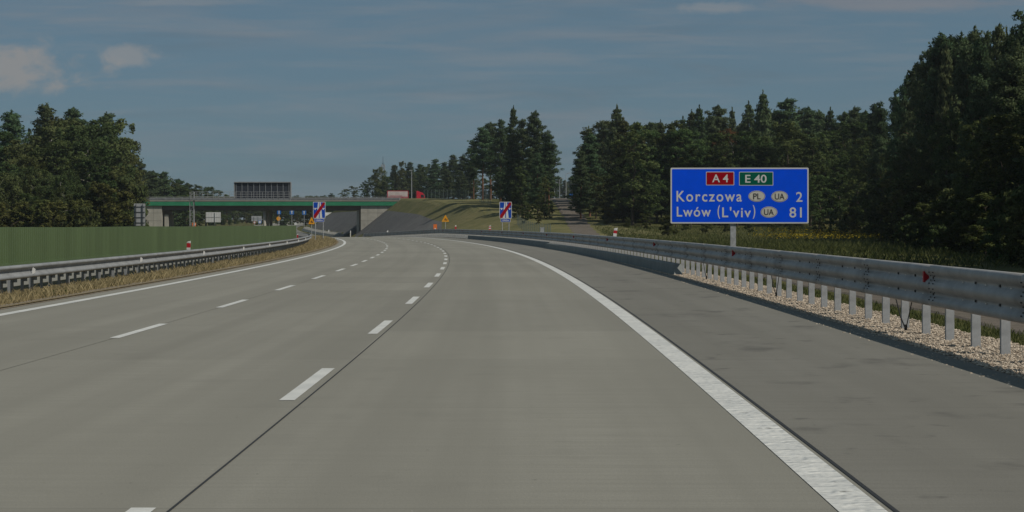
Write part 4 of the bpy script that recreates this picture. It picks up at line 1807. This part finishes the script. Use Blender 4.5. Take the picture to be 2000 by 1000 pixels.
x, Z = px_at(1115, 430), 430.0
t = thing('information_sign', 'small blue and white sign at the top of the climbing track', 'road sign', (x, Z, height(x, Z)))
mb = MB()
mb.prism(rrect(-.45, 1.2, .45, 2.6, .06), 0, .04, 0)
mb.prism(rrect(-.30, 1.3, .30, 1.75, .04), -.006, 0, 1)
mb.build('sign_face', [M['blue_far'], M['white']], t)
mb = MB()
mb.tube((0, .07, -.3), (0, .07, 2.4), .04)
mb.build('post', M['galvp'], t)


# ------------------------------------------------------------------ trees
def cards(centers, radii, counts, size, rng, flat=1.0, up=0.35, elong=1.0, droop=0.0):
    """leaf-sized faces spread through clumps; returns (verts, faces)"""
    V = []
    NR = []
    for c_, r, n_ in zip(centers, radii, counts):
        d = rng.normal(0, 1, (n_, 3))
        d /= np.linalg.norm(d, axis=1)[:, None]
        d *= (rng.random((n_, 1)) ** .45) * np.asarray(r)
        d[:, 2] *= flat
        p = np.asarray(c_) + d
        if droop:
            p[:, 2] -= droop * rng.random(n_) ** 2
        nrm = rng.normal(0, 1, (n_, 3))
        nrm[:, 2] += up * 2 * np.sign(nrm[:, 2] + .3)
        nrm /= np.linalg.norm(nrm, axis=1)[:, None]
        t_ = np.cross(nrm, rng.normal(0, 1, (n_, 3)))
        t_ /= np.linalg.norm(t_, axis=1)[:, None] + 1e-9
        if droop:
            t_ = t_ * .6 + np.array([0, 0, -1.0]) * .8
            t_ /= np.linalg.norm(t_, axis=1)[:, None]
            nrm = np.cross(t_, rng.normal(0, 1, (n_, 3)))
            nrm /= np.linalg.norm(nrm, axis=1)[:, None] + 1e-9
        b = np.cross(nrm, t_)
        s_ = size * rng.uniform(.55, 1.3, (n_, 1))
        t_ = t_ * s_ * elong
        b = b * s_ * .6
        # shading normal: mostly outwards from the clump and the stem, so a crown shades as rounded masses
        soft_n = d / (np.linalg.norm(d, axis=1)[:, None] + 1e-6)
        ax = np.asarray(c_) * np.array([1, 1, 0])
        ax = ax / (np.linalg.norm(ax) + .6)
        gn = np.cross(t_, b)
        gn /= np.linalg.norm(gn, axis=1)[:, None] + 1e-9
        soft_n = soft_n * .8 + ax * .45 + np.array([0, 0, .25]) + rng.normal(0, .22, (n_, 3))
        soft_n /= np.linalg.norm(soft_n, axis=1)[:, None] + 1e-9
        sg = np.sign((gn * soft_n).sum(1))[:, None]
        sg[sg == 0] = 1
        b = b * sg
        soft_n = soft_n * .75 + gn * sg * .45
        soft_n /= np.linalg.norm(soft_n, axis=1)[:, None] + 1e-9
        V.append(np.stack([p - t_, p - b * .9, p + t_, p + b * .9], 1).reshape(-1, 3))
        NR.append(np.repeat(soft_n, 4, axis=0))
    return np.concatenate(V), np.concatenate(NR)


def crown_mesh(name, VN, material):
    V, NR = VN
    n_ = len(V) // 4
    me_ = bpy.data.meshes.new(name)
    me_.vertices.add(len(V))
    me_.vertices.foreach_set('co', V.astype(np.float32).ravel())
    me_.loops.add(4 * n_)
    me_.loops.foreach_set('vertex_index', np.arange(4 * n_, dtype=np.int32))
    me_.polygons.add(n_)
    me_.polygons.foreach_set('loop_start', np.arange(0, 4 * n_, 4, dtype=np.int32))
    me_.polygons.foreach_set('loop_total', np.full(n_, 4, dtype=np.int32))
    me_.materials.append(material)
    me_.update(calc_edges=True)
    me_.polygons.foreach_set('use_smooth', [True] * n_)
    me_.normals_split_custom_set_from_vertices(NR.tolist())
    return me_


def trunk_mesh(name, h, r, limbs, material, rng, lean=.25):
    mb = MB()
    pts = [Vector((0, 0, -.6))]
    for k in range(1, 7):
        pts.append(Vector((rng.normal(0, lean) * k / 6, rng.normal(0, lean) * k / 6, h * k / 6)))
    for k in range(6):
        mb.tube(pts[k], pts[k + 1], r * (1 - k / 6.6), r * (1 - (k + 1) / 6.6), n=8, cap=False)
    for c_ in limbs:
        z_ = max(.15 * h, min(h * .96, c_[2] - .35 * math.hypot(c_[0], c_[1])))
        k = min(5, int(z_ / h * 6))
        st = pts[k].lerp(pts[k + 1], z_ / h * 6 - k) if k else Vector((0, 0, z_))
        rr = r * (1 - z_ / h) * .45 + .025
        mid = st.lerp(Vector(c_), .5) + Vector((0, 0, .12 * (Vector(c_) - st).length))
        mb.tube(st, mid, rr, rr * .6, n=5, cap=False)
        mb.tube(mid, Vector(c_), rr * .6, .02, n=5, cap=False)
    return mb.mesh(name, material, True)


def make_pine(seed, h=18.0, bare=.42, width=3.4, dens=1.0, rounded=False):
    rng = np.random.default_rng(seed)
    C_, Rr, Nn = [], [], []
    z = h * bare
    limbs = []
    while z < h * .97:
        t_ = max(0.0, (z / h - bare) / (1 - bare))
        rad = width * (1.0 - t_ ** 2.2 if rounded else (1.0 - t_) ** .9) * (0.62 + .38 * min(1, t_ * 4)) + .18
        nb = rng.integers(5, 8)
        a0 = rng.uniform(0, 6.28)
        for k in range(nb):
            if rng.random() < .10:
                continue
            a = a0 + 6.28 * k / nb + rng.normal(0, .3)
            L = rad * rng.uniform(.5, 1.18)
            tip = np.array([L * math.cos(a), L * math.sin(a), z + .20 * L + rng.normal(0, .3)])
            limbs.append(tip)
            for q, rr in ((1.0, .78), (.7, .85), (.4, .85), (.12, .8)):
                if q < 1 and L * q < .35:
                    continue
                C_.append(tip * np.array([q, q, 1]) + np.array([0, 0, -.2 * L * (1 - q)]) + rng.normal(0, .2, 3))
                Rr.append((rr * rng.uniform(.7, 1.3), rr * rng.uniform(.7, 1.3), rr * .46))
                Nn.append(int(64 * dens * rng.uniform(.6, 1.2)))
        z += h * .046 * rng.uniform(.8, 1.3)
    for k in range(4):
        C_.append(np.array([rng.normal(0, .2), rng.normal(0, .2), h * (.955 + .014 * k)]))
        Rr.append((.26, .26, .42))
        Nn.append(30)
    V = cards(C_, Rr, Nn, .155, rng, 1.0, .2, 1.5)
    return (crown_mesh('crown', V, M['pine']), trunk_mesh('trunk', h * .98, h * .013, limbs[::3], M['bark_pine'], rng, .15), h)


def make_spruce(seed, material, h=18.0, width=3.0, low=.06, dens=1.0):
    rng = np.random.default_rng(seed)
    C_, Rr, Nn, limbs = [], [], [], []
    z = h * low
    while z < h * .985:
        t_ = (z / h - low) / (1 - low)
        rad = width * (1 - t_) ** .85 * (0.75 + .25 * min(1, t_ * 4)) + .12
        nb = max(4, int(6 + 4 * (1 - t_)))
        a0 = rng.uniform(0, 6.28)
        for k in range(nb):
            if rng.random() < .1:
                continue
            a = a0 + 6.28 * k / nb + rng.normal(0, .25)
            L = rad * rng.uniform(.6, 1.18)
            tip = np.array([L * math.cos(a), L * math.sin(a), z - .16 * L])
            limbs.append(tip)
            q = 1.0
            while L * q > .2:
                C_.append(np.array([tip[0] * q, tip[1] * q, z - .16 * L * q + rng.normal(0, .08)]))
                w_ = .30 + .42 * (1 - t_) * (1.1 - abs(q - .5))
                Rr.append((w_, w_, .34))
                Nn.append(int((22 + 16 * (1 - t_)) * dens))
                q -= .28 if L > 1.4 else .42
        z += h * .034 * rng.uniform(.8, 1.2)
    C_.append(np.array([0, 0, h * .99]))
    Rr.append((.12, .12, .5))
    Nn.append(24)
    V = cards(C_, Rr, Nn, .16, rng, 1.0, .25, 1.4, .12)
    return (crown_mesh('crown', V, material), trunk_mesh('trunk', h * .98, h * .012, limbs[::7], M['bark'], rng, .08), h)


def make_broad(seed, material, bark, h=15.0, width=4.0, low=.12, lobes=15, leaf=.155, dens=1.0, droop=0.0, topheavy=.55):
    rng = np.random.default_rng(seed)
    C_, Rr, Nn, limbs = [], [], [], []
    for i in range(lobes):
        t_ = (i + rng.random()) / lobes
        z = h * (low + (1 - low) * .93 * t_)
        prof = max(.34, 1 - abs((t_ - (.62 - .2 * topheavy)) / .62) ** 2.6)
        R0 = width * prof
        a = i * 2.4 + rng.normal(0, .5)
        d = R0 * rng.uniform(.25, .75)
        c_ = np.array([d * math.cos(a), d * math.sin(a), z])
        limbs.append(c_)
        lr = width * rng.uniform(.30, .46) * (.55 + .45 * prof)
        m_ = int(13 * dens)
        for k in range(m_):
            v = rng.normal(0, 1, 3)
            v /= np.linalg.norm(v)
            v[2] = abs(v[2]) * .9 if rng.random() < .62 else v[2] * .9
            p_ = c_ + v * lr * rng.uniform(.55, 1.12)
            if p_[2] > h:
                p_[2] = h - rng.random() * .5
            if p_[2] < .3:
                p_[2] = .3 + rng.random() * .4
            C_.append(p_)
            rr = lr * rng.uniform(.26, .48)
            Rr.append((rr, rr, rr * .75))
            Nn.append(int(66 * rng.uniform(.7, 1.3)))
    V = cards(C_, Rr, Nn, leaf, rng, 1.0, .3, 1.0, droop)
    return (crown_mesh('crown', V, material), trunk_mesh('trunk', h * .80, h * .014, limbs, bark, rng, .3), h)


PROTO = {
    'pine': [make_pine(11, bare=.36, width=3.8), make_pine(12, bare=.46, width=3.8), make_pine(13, bare=.28, width=4.2), make_pine(14, bare=.12, width=4.0)],
    'bigpine': [make_pine(15, 18, .16, 4.6, 1.25, True)],
    'roundpine': [make_pine(16, bare=.34, width=3.3, rounded=True), make_pine(17, bare=.45, width=3.2, rounded=True), make_pine(18, bare=.15, width=3.4, rounded=True)],
    'spruce': [make_spruce(21, M['spruce'], width=3.8), make_spruce(22, M['spruce'], width=3.0), make_spruce(23, M['spruce'], width=4.4)],
    'larch': [make_spruce(25, M['larch'], width=3.8, dens=.85), make_spruce(26, M['larch'], width=4.4, dens=.8)],
    'broad': [make_broad(31, M['broad'], M['bark']), make_broad(32, M['broad'], M['bark'], width=4.6, lobes=18),
              make_broad(33, M['broad'], M['bark'], width=3.4, lobes=14)],
    'birch': [make_broad(41, M['birch'], M['bark_birch'], width=3.4, lobes=16, leaf=.135, droop=.9, topheavy=.6),
              make_broad(42, M['birch'], M['bark_birch'], width=2.9, lobes=15, leaf=.135, droop=1.1, topheavy=.7)],
    'autumn': [make_broad(45, M['autumn'], M['bark_birch'], width=3.2, lobes=13, leaf=.135, droop=.9)],
    'bush': [make_broad(51, M['bush'], M['bark'], h=5.0, width=2.6, low=.02, lobes=10, leaf=.13, topheavy=.75),
             make_broad(52, M['bush'], M['bark'], h=5.0, width=2.1, low=.02, lobes=9, leaf=.13, topheavy=.8),
             make_broad(53, M['birch'], M['bark'], h=5.0, width=2.3, low=.02, lobes=9, leaf=.13, droop=.3, topheavy=.7)],
}
NAME = {'pine': 'pine_tree', 'bigpine': 'pine_tree', 'roundpine': 'pine_tree', 'spruce': 'spruce_tree', 'larch': 'larch_tree', 'broad': 'broadleaf_tree', 'birch': 'birch_tree', 'autumn': 'birch_tree', 'bush': 'bush'}
rt = random.Random(5)


def tree(kind, px, top, Z, group, label, wide=1.0, var=None, base=None):
    x = px_at(px, Z)
    g = height(x, Z) if base is None else base
    H = z_at(top, Z) - g
    if H < .6:
        return
    pr = PROTO[kind]
    cm, tm, h0 = pr[var if var is not None else rt.randrange(len(pr))]
    t = thing(NAME[kind], label, 'bush' if kind == 'bush' else 'tree', (x, Z, g), rt.uniform(0, 6.28), group)
    s = H / h0
    t.scale = (s * wide * rt.uniform(.92, 1.08), s * wide * rt.uniform(.92, 1.08), s)
    link('trunk', tm, t)
    link('crown', cm, t)
    return t


# --- right edge: tall pines near the road
G = 'pines at the right edge'
L = 'tall dark pine in the stand at the right edge'
for (k, px, top, Z, w) in (('pine', 1998, 36, 128, .72), ('pine', 1952, 50, 134, .62), ('pine', 1928, 64, 140, .6), ('pine', 1902, 56, 146, .62), ('pine', 1974, 62, 132, .6), ('pine', 1988, 80, 120, .6), ('pine', 1914, 78, 136, .6),
                           ('pine', 1877, 66, 150, .62), ('pine', 1890, 84, 142, .6), ('spruce', 1966, 56, 140, .6), ('spruce', 1848, 84, 146, .6), ('pine', 1720, 206, 196, .75), ('pine', 1750, 182, 180, .6), ('pine', 1768, 158, 174, .55), ('pine', 1800, 112, 162, .55), ('pine', 1832, 84, 152, .6), ('pine', 1858, 74, 150, .7),
                           ('pine', 2060, 30, 124, 1.0), ('pine', 1975, 110, 118, 1.0), ('pine', 1916, 150, 128, 1.0), ('spruce', 1868, 190, 140, 1.1),
                           ('spruce', 1940, 230, 120, 1.2), ('broad', 1830, 250, 150, 1.1), ('broad', 1780, 300, 158, 1.0), ('broad', 1990, 250, 112, 1.2),
                           ('broad', 1890, 310, 126, 1.1), ('broad', 2030, 180, 110, 1.2)):
    tree(k, px, top, Z, G, L if k == 'pine' else 'dark understorey tree below the tall pines at the right edge', w)
tree('pine', 1845, 68, 148, G, 'tall layered pine with a bare reddish trunk at the left end of the right-edge stand', .8, 1)
tree('pine', 1816, 92, 156, G, 'pine whose top stands just left of the tallest pines at the right', .6, 0)
tree('pine', 1784, 130, 166, G, 'slimmer pine stepping down towards the forest behind the sign', .65, 0)
for (px, top, Z) in ((1690, 380, 168), (1720, 352, 160), (1760, 340, 140), (1800, 345, 132), (1850, 350, 120), (1910, 390, 106), (1960, 360, 100),
                     (2000, 400, 92), (1940, 440, 84), (1985, 450, 76), (1880, 430, 98), (1826, 415, 112), (1780, 420, 128), (1735, 425, 145)):
    tree('bush', px, top, Z, 'bushes below the right pines', 'leafy bush in deep shade below the pines at the right edge', 1.15)

for (px, top, Z) in ((1768, 430, 112), (1800, 436, 102), (1830, 440, 94), (1862, 446, 86), (1896, 440, 80), (1925, 436, 74), (1955, 432, 68), (1990, 424, 64),
                     (2020, 400, 62), (1815, 400, 118), (1850, 395, 108), (1890, 380, 100), (1935, 380, 92), (1975, 370, 84), (2015, 350, 78), (1745, 440, 122), (1720, 436, 134)):
    tree('bush', px, top, Z, 'bushes below the right pines', 'leafy bush in deep shade below the pines at the right edge', 1.3)
for (px, top, Z) in ((2065, 60, 108), (2110, 40, 96), (2160, 60, 84), (2220, 80, 72)):
    tree('pine', px, top, Z, 'pines at the right edge', 'tall dark pine in the stand at the right edge', 1.2, 3)

for (k, px, top, Z, w) in (('broad', 1780, 282, 150, .8), ('broad', 1822, 240, 144, .8), ('broad', 1850, 220, 138, 1.0), ('broad', 1742, 300, 158, .9), ('broad', 1905, 240, 112, 1.1), ('broad', 1960, 220, 100, 1.1)):
    tree(k, px, top, Z, G, 'dark understorey tree below the tall pines at the right edge', w)

for (x_, y_, h_) in ((24, 46, 19), (26.5, 54, 18), (29, 62, 19), (31.5, 70, 18), (33.5, 80, 20), (36, 90, 19), (39, 100, 20)):
    tree('pine', CX + F * x_ / y_, CY - F * (h_ - H0) / y_, y_, G, 'tall dark pine in the stand at the right edge', 1.5, 3)

# --- the forest behind the direction sign
G = 'forest behind the direction sign'
LC = 'dark conifer in the forest edge behind the direction sign'
LB = 'green broadleaf tree in the forest edge behind the direction sign'
tree('spruce', 1205, 206, 250, G, 'pointed spruce standing tallest at the left end of the forest', 1.05, 2)
tree('spruce', 1490, 177, 252, G, 'tallest pointed spruce above the direction sign', 1.0, 0)
tree('larch', 1218, 232, 222, G, 'brownish larch with sparse branches left of the direction sign', 1.1, 1)
tree('autumn', 1432, 242, 226, G, 'rust-tinged birch rising above the top edge of the direction sign', 1.2, 0)
tree('pine', 1152, 262, 236, G, 'dark pine at the left end of the forest, above the track', 1.15, 3)
tree('pine', 1134, 296, 228, G, 'low dark pine leaning over the track at the forest corner', 1.1, 3)
for (k, px, top, Z, w) in (('pine', 1178, 240, 262, 1), ('spruce', 1244, 236, 262, 1), ('pine', 1268, 240, 266, 1), ('spruce', 1290, 234, 270, 1), ('pine', 1312, 240, 268, .9),
                           ('spruce', 1334, 228, 270, 1), ('spruce', 1366, 206, 262, 1), ('pine', 1386, 222, 266, .9), ('spruce', 1404, 203, 268, 1),
                           ('spruce', 1430, 212, 272, .9), ('spruce', 1462, 198, 262, 1), ('spruce', 1512, 212, 272, .9), ('spruce', 1536, 190, 258, 1.2),
                           ('spruce', 1560, 212, 270, .9), ('spruce', 1580, 206, 262, 1), ('pine', 1602, 216, 270, .9), ('spruce', 1622, 210, 264, 1),
                           ('spruce', 1648, 216, 262, 1), ('pine', 1668, 210, 250, 1), ('spruce', 1692, 214, 246, 1), ('pine', 1710, 204, 232, 1),
                           ('larch', 1640, 250, 232, 1), ('larch', 1255, 270, 234, 1)):
    if k == 'spruce' and int(px) % 4 < 2:
        tree('pine', px, top + 4, Z, G, LC, w * 1.15, 3)
    else:
        tree(k, px, top, Z, G, LC, w)
for (px, top, Z, w) in ((1292, 285, 226, 1), (1330, 262, 232, 1), (1372, 270, 226, 1), (1392, 300, 216, 1), (1480, 262, 224, 1.1), (1520, 250, 228, 1.1),
                        (1556, 268, 222, 1.1), (1598, 262, 218, 1.1), (1640, 300, 206, 1.1), (1676, 290, 200, 1), (1320, 330, 206, 1), (1270, 330, 212, 1),
                        (1600, 340, 198, 1.1), (1700, 310, 190, 1.1), (1660, 350, 186, 1.1), (1350, 350, 200, 1), (1440, 340, 208, 1)):
    tree('broad', px, top, Z, G, LB, w)
tree('bush', 1305, 420, 178, 'bushes at the forest foot', 'round light green bush left of the sign post', 1.2, 0)
for (px, top, Z, w) in ((1262, 415, 196, 1.1), (1340, 415, 190, 1), (1378, 425, 184, 1), (1420, 425, 186, 1), (1465, 425, 184, 1), (1510, 430, 186, 1),
                        (1550, 432, 182, 1), (1225, 425, 204, 1), (1600, 425, 178, 1.1), (1640, 405, 172, 1.2), (1670, 410, 168, 1.1), (1190, 405, 214, 1.2)):
    tree('bush', px, top, Z, 'bushes at the forest foot', 'leafy bush at the foot of the forest behind the direction sign', w)

for i in range(20):
    px = 1232 + i * 25 + rt.uniform(-8, 8)
    tree('broad', px, rt.uniform(232, 300), rt.uniform(206, 232), G, LB, 1.2)
# rows standing behind the front of the forest
for i in range(34):
    px = 1150 + i * 17 + rt.uniform(-6, 6)
    tree(('spruce', 'broad', 'pine')[i % 3], px, rt.uniform(232, 262) if px < 1340 else rt.uniform(215, 250), rt.uniform(272, 292), G, LC if i % 3 != 1 else LB, 1.25, 3 if i % 3 == 2 else None)
for i in range(20):
    px = 1165 + i * 29 + rt.uniform(-8, 8)
    tree('broad', px, rt.uniform(330, 380), rt.uniform(228, 250), G, LB, 1.5)
for i in range(16):
    px = 1722 + i * 22 + rt.uniform(-6, 6)
    tree(('pine', 'broad')[i % 2], px, float(np.interp(px, [1720, 1770, 1830, 1890, 2080], [250, 250, 210, 150, 120])) + rt.uniform(10, 50), rt.uniform(160, 190), 'pines at the right edge',
         'tall dark pine in the stand at the right edge' if i % 2 == 0 else 'dark understorey tree below the tall pines at the right edge', .9, 3 if i % 2 == 0 else None)

# --- the pines on the bank
G = 'pines on the bank'
tree('bigpine', 1046, 218, 258, G, 'broad layered pine standing in front at the right end of the bank pines', .85, 0)
tree('spruce', 1003, 208, 264, G, 'narrow pointed conifer spiking above the bank pines', .9, 1)
tree('roundpine', 943, 248, 292, G, 'pine with a long bare trunk at the left of the bank pines', 1.1, 1)
tree('roundpine', 958, 240, 298, G, 'second bare-trunked pine at the left of the bank pines', 1.1, 0)
for (k, px, top, Z, w) in (('pine', 978, 236, 272, 1.0), ('pine', 990, 250, 278, 1.1), ('pine', 1020, 236, 262, 1.1), ('pine', 1072, 262, 254, 1.0), ('pine', 925, 275, 305, 1.1)):
    tree('roundpine', px, top, Z, G, 'dark pine in the close group on the bank', w * .82, (2, 0, 1)[int(px) % 3] if px > 970 else 0)
for (k, px, top, Z, w) in (('broad', 996, 330, 268, 1.1), ('broad', 1030, 340, 258, 1.1), ('broad', 1012, 370, 244, 1.1), ('broad', 975, 345, 282, 1.0), ('broad', 1052, 360, 248, 1.1)):
    tree(k, px, top, Z, G, 'leafy tree filling the foot of the bank pines', w)
for (px, top, Z, w) in ((1010, 400, 236, 1.2), (1036, 396, 230, 1.2), (1058, 388, 236, 1.1), (1072, 398, 228, .9), (1024, 412, 222, 1.0), (1052, 415, 218, 1.0), (985, 395, 256, 1.0)):
    tree('bush', px, top, Z, 'bushes on the bank', 'bush on the bank left of the climbing track', w)

for (k, px, top, Z, w) in (('pine', 1062, 268, 258, 1.1), ('pine', 1034, 290, 250, 1.1), ('broad', 1016, 325, 244, 1.1), ('pine', 1050, 300, 240, 1.0), ('broad', 1064, 345, 232, 1.0)):
    tree('roundpine' if k == 'pine' else k, px, top, Z, G, 'dark pine in the close group on the bank' if k == 'pine' else 'leafy tree filling the foot of the bank pines', w, 2 if k == 'pine' else None)

# --- the wood behind the lorry
G = 'wood behind the lorry'
tree('birch', 742, 322, 445, G, 'birch with white stems at the left of the wood behind the bridge', 1.15, 0)
tree('birch', 780, 312, 455, G, 'tall thin birch just right of the white-stemmed one', 1.1, 1)
for (k, px, top, Z, w) in (('pine', 770, 330, 460, 1.1), ('pine', 800, 318, 464, 1.1), ('pine', 820, 322, 470, 1.1), ('birch', 834, 316, 460, 1), ('pine', 850, 312, 440, 1.1),
                           ('pine', 868, 318, 415, 1.1), ('pine', 886, 304, 405, 1.1), ('pine', 904, 306, 396, 1.1), ('pine', 920, 318, 380, 1.1), ('pine', 846, 335, 450, 1.1),
                           ('pine', 876, 335, 385, 1.1), ('pine', 900, 335, 372, 1.1), ('pine', 808, 340, 455, 1.1), ('pine', 788, 345, 450, 1.1),
                           ('broad', 690, 362, 470, 1.1), ('broad', 712, 358, 460, 1.1), ('broad', 674, 368, 490, 1.1), ('broad', 728, 345, 450, 1.1), ('broad', 757, 345, 440, 1.1)):
    tree('roundpine' if k == 'pine' else k, px, top, Z, G, 'dark pine in the wood behind the lorry' if k == 'pine' else 'leafy tree in the wood behind the lorry', w * 1.2, 2 if k == 'pine' else None)
for i in range(14):
    px = 742 + i * 17 + rt.uniform(-4, 4)
    tree('broad', px, rt.uniform(342, 356), rt.uniform(440, 470), G, 'leafy tree in the wood behind the lorry', 1.7)

# --- beyond the top of the track
for px, top, Z in ((1080, 350, 620), (1092, 346, 640), (1104, 352, 600), (1116, 345, 620), (1128, 340, 580), (1070, 345, 600)):
    tree('pine', px, top, Z, 'trees beyond the track', 'distant pine closing the top of the climbing track', 1.3)

# --- left wood
G = 'wood on the left'
tree('pine', 22, 217, 232, G, 'dark pine spiking up at the far left edge', 1.0, 1)
tree('pine', 92, 205, 226, G, 'crooked pine top sticking out above the left wood', 1.0, 3)
tree('birch', 172, 222, 214, G, 'large olive birch in the middle of the left wood', 1.7, 0)
tree('birch', 212, 226, 222, G, 'drooping yellowish birch at the right shoulder of the left wood', 1.7, 1)
for (k, px, top, Z, w) in (('birch', 110, 222, 220, 1.7), ('birch', 142, 222, 228, 1.6), ('broad', 222, 262, 232, 1.0), ('birch', 20, 262, 212, 1.3), ('broad', -14, 250, 210, 1.2),
                           ('broad', 60, 300, 204, 1.1), ('broad', 110, 270, 206, 1.1), ('pine', 146, 212, 240, 1.1), ('broad', 190, 290, 204, 1.1), ('broad', 226, 320, 212, 1.0),
                           ('birch', 40, 320, 190, 1.3), ('birch', 92, 335, 186, 1.2), ('birch', 5, 330, 184, 1.3), ('broad', 140, 340, 192, 1.0), ('birch', 122, 360, 178, 1.2), ('pine', 246, 285, 246, .85),
                           ('pine', 206, 222, 250, 1.0)):
    tree(k, px, top, Z, G, {'birch': 'olive green birch in the left wood', 'broad': 'dark broadleaf tree in the left wood', 'pine': 'dark pine inside the left wood'}[k], w * (1.25 if k == 'birch' else 1.1))
for i in range(16):
    px = -10 + i * 13.4 + rt.uniform(-5, 5)
    dome = float(np.interp(px, [-20, 60, 90, 180, 225, 250, 265], [262, 300, 232, 228, 236, 275, 320]))
    tree(('birch', 'broad')[i % 2], px, dome + rt.uniform(0, 22), rt.uniform(236, 262), G, ('olive green birch in the left wood', 'dark broadleaf tree in the left wood')[i % 2], 1.25)
for i in range(12):
    px = -5 + i * 18 + rt.uniform(-6, 6)
    tree('birch' if i % 3 else 'broad', px, rt.uniform(325, 375), rt.uniform(176, 196), G, 'olive green birch in the left wood' if i % 3 else 'dark broadleaf tree in the left wood', 1.35)
tree('bush', 205, 360, 178, G, 'rounded yellow-green bush tree at the foot of the left wood', 1.15, 0)
for (px, top, Z, w) in ((20, 390, 168, 1.2), (60, 385, 170, 1.2), (100, 395, 168, 1.2), (150, 392, 172, 1.2), (175, 405, 165, 1.2), (222, 385, 186, 1.0), (-10, 400, 165, 1.2)):
    tree('bush', px, top, Z, 'bushes of the left wood', 'bush at the foot of the left wood behind the green screen', w)
tree('birch', 238, 258, 226, G, 'yellowish birch at the very right end of the left wood', 1.2, 0)
tree('bush', 252, 345, 212, G, 'tall bush closing the right end of the left wood', .95, 2)
G = 'dark trees left of the bridge'
for px, top in ((262, 322), (276, 330), (292, 338), (310, 345), (328, 352), (346, 358), (364, 364)):
    tree('broad', px, top + 4, 362, G, 'dark tree descending towards the left end of the bridge', 1.3)
for (k, px, top, Z, w) in (('pine', 250, 312, 345, 1.0), ('pine', 276, 316, 350, 1.0), ('pine', 300, 334, 352, 1.1), ('pine', 318, 336, 355, 1.3), ('broad', 334, 350, 365, 1.2), ('pine', 350, 350, 380, 1.3),
                           ('pine', 366, 358, 395, 1.3), ('broad', 384, 362, 410, 1.2), ('broad', 402, 362, 420, 1.2), ('broad', 290, 358, 362, 1.1), ('broad', 420, 370, 440, 1.2)):
    tree(k, px, top, Z, G, 'dark tree descending towards the left end of the bridge', w * 1.25, 3 if k == 'pine' else None)
# --- far treeline over and under the bridge
for i in range(26):
    px = 398 + i * 11.5 + rt.uniform(-4, 4)
    top = rt.uniform(379, 386) if px < 460 or px > 560 else rt.uniform(384, 390)
    if px > 655:
        continue
    tree(('broad', 'pine', 'broad')[i % 3], px, top, rt.uniform(560, 640), 'far treeline beyond the bridge', 'far tree in the line beyond the bridge', 1.7)
for i in range(30):
    px = 405 + i * 8.8 + rt.uniform(-3, 3)
    tree('broad', px, rt.uniform(382, 389), rt.uniform(650, 720), 'far treeline beyond the bridge', 'far tree in the line beyond the bridge', 2.2)
for i in range(18):
    px = 335 + i * 16 + rt.uniform(-5, 5)
    tree(('bush', 'broad', 'bush')[i % 3], px, rt.uniform(408, 424) if i % 3 else rt.uniform(412, 428), rt.uniform(470, 540), 'trees seen under the bridge', 'shaded greenery seen under the bridge deck', 1.6)

# ------------------------------------------------------------------ the hazy air
hz = bpy.data.materials.new('haze_air')
hz.use_nodes = True
hn = hz.node_tree
hn.nodes.clear()
ho = hn.nodes.new('ShaderNodeOutputMaterial')
hv = hn.nodes.new('ShaderNodeVolumePrincipled')
hv.inputs['Color'].default_value = (0.80, 0.88, 0.95, 1)
hv.inputs['Density'].default_value = 0.00016
hv.inputs['Anisotropy'].default_value = 0.2
hn.links.new(hv.outputs[0], ho.inputs['Volume'])
mb = MB()
mb.box((0, 4500, 19), (8200, 9400, 44))
tag(mb.build('haze', hz), kind='stuff')
SC.cycles.volume_bounces = 0
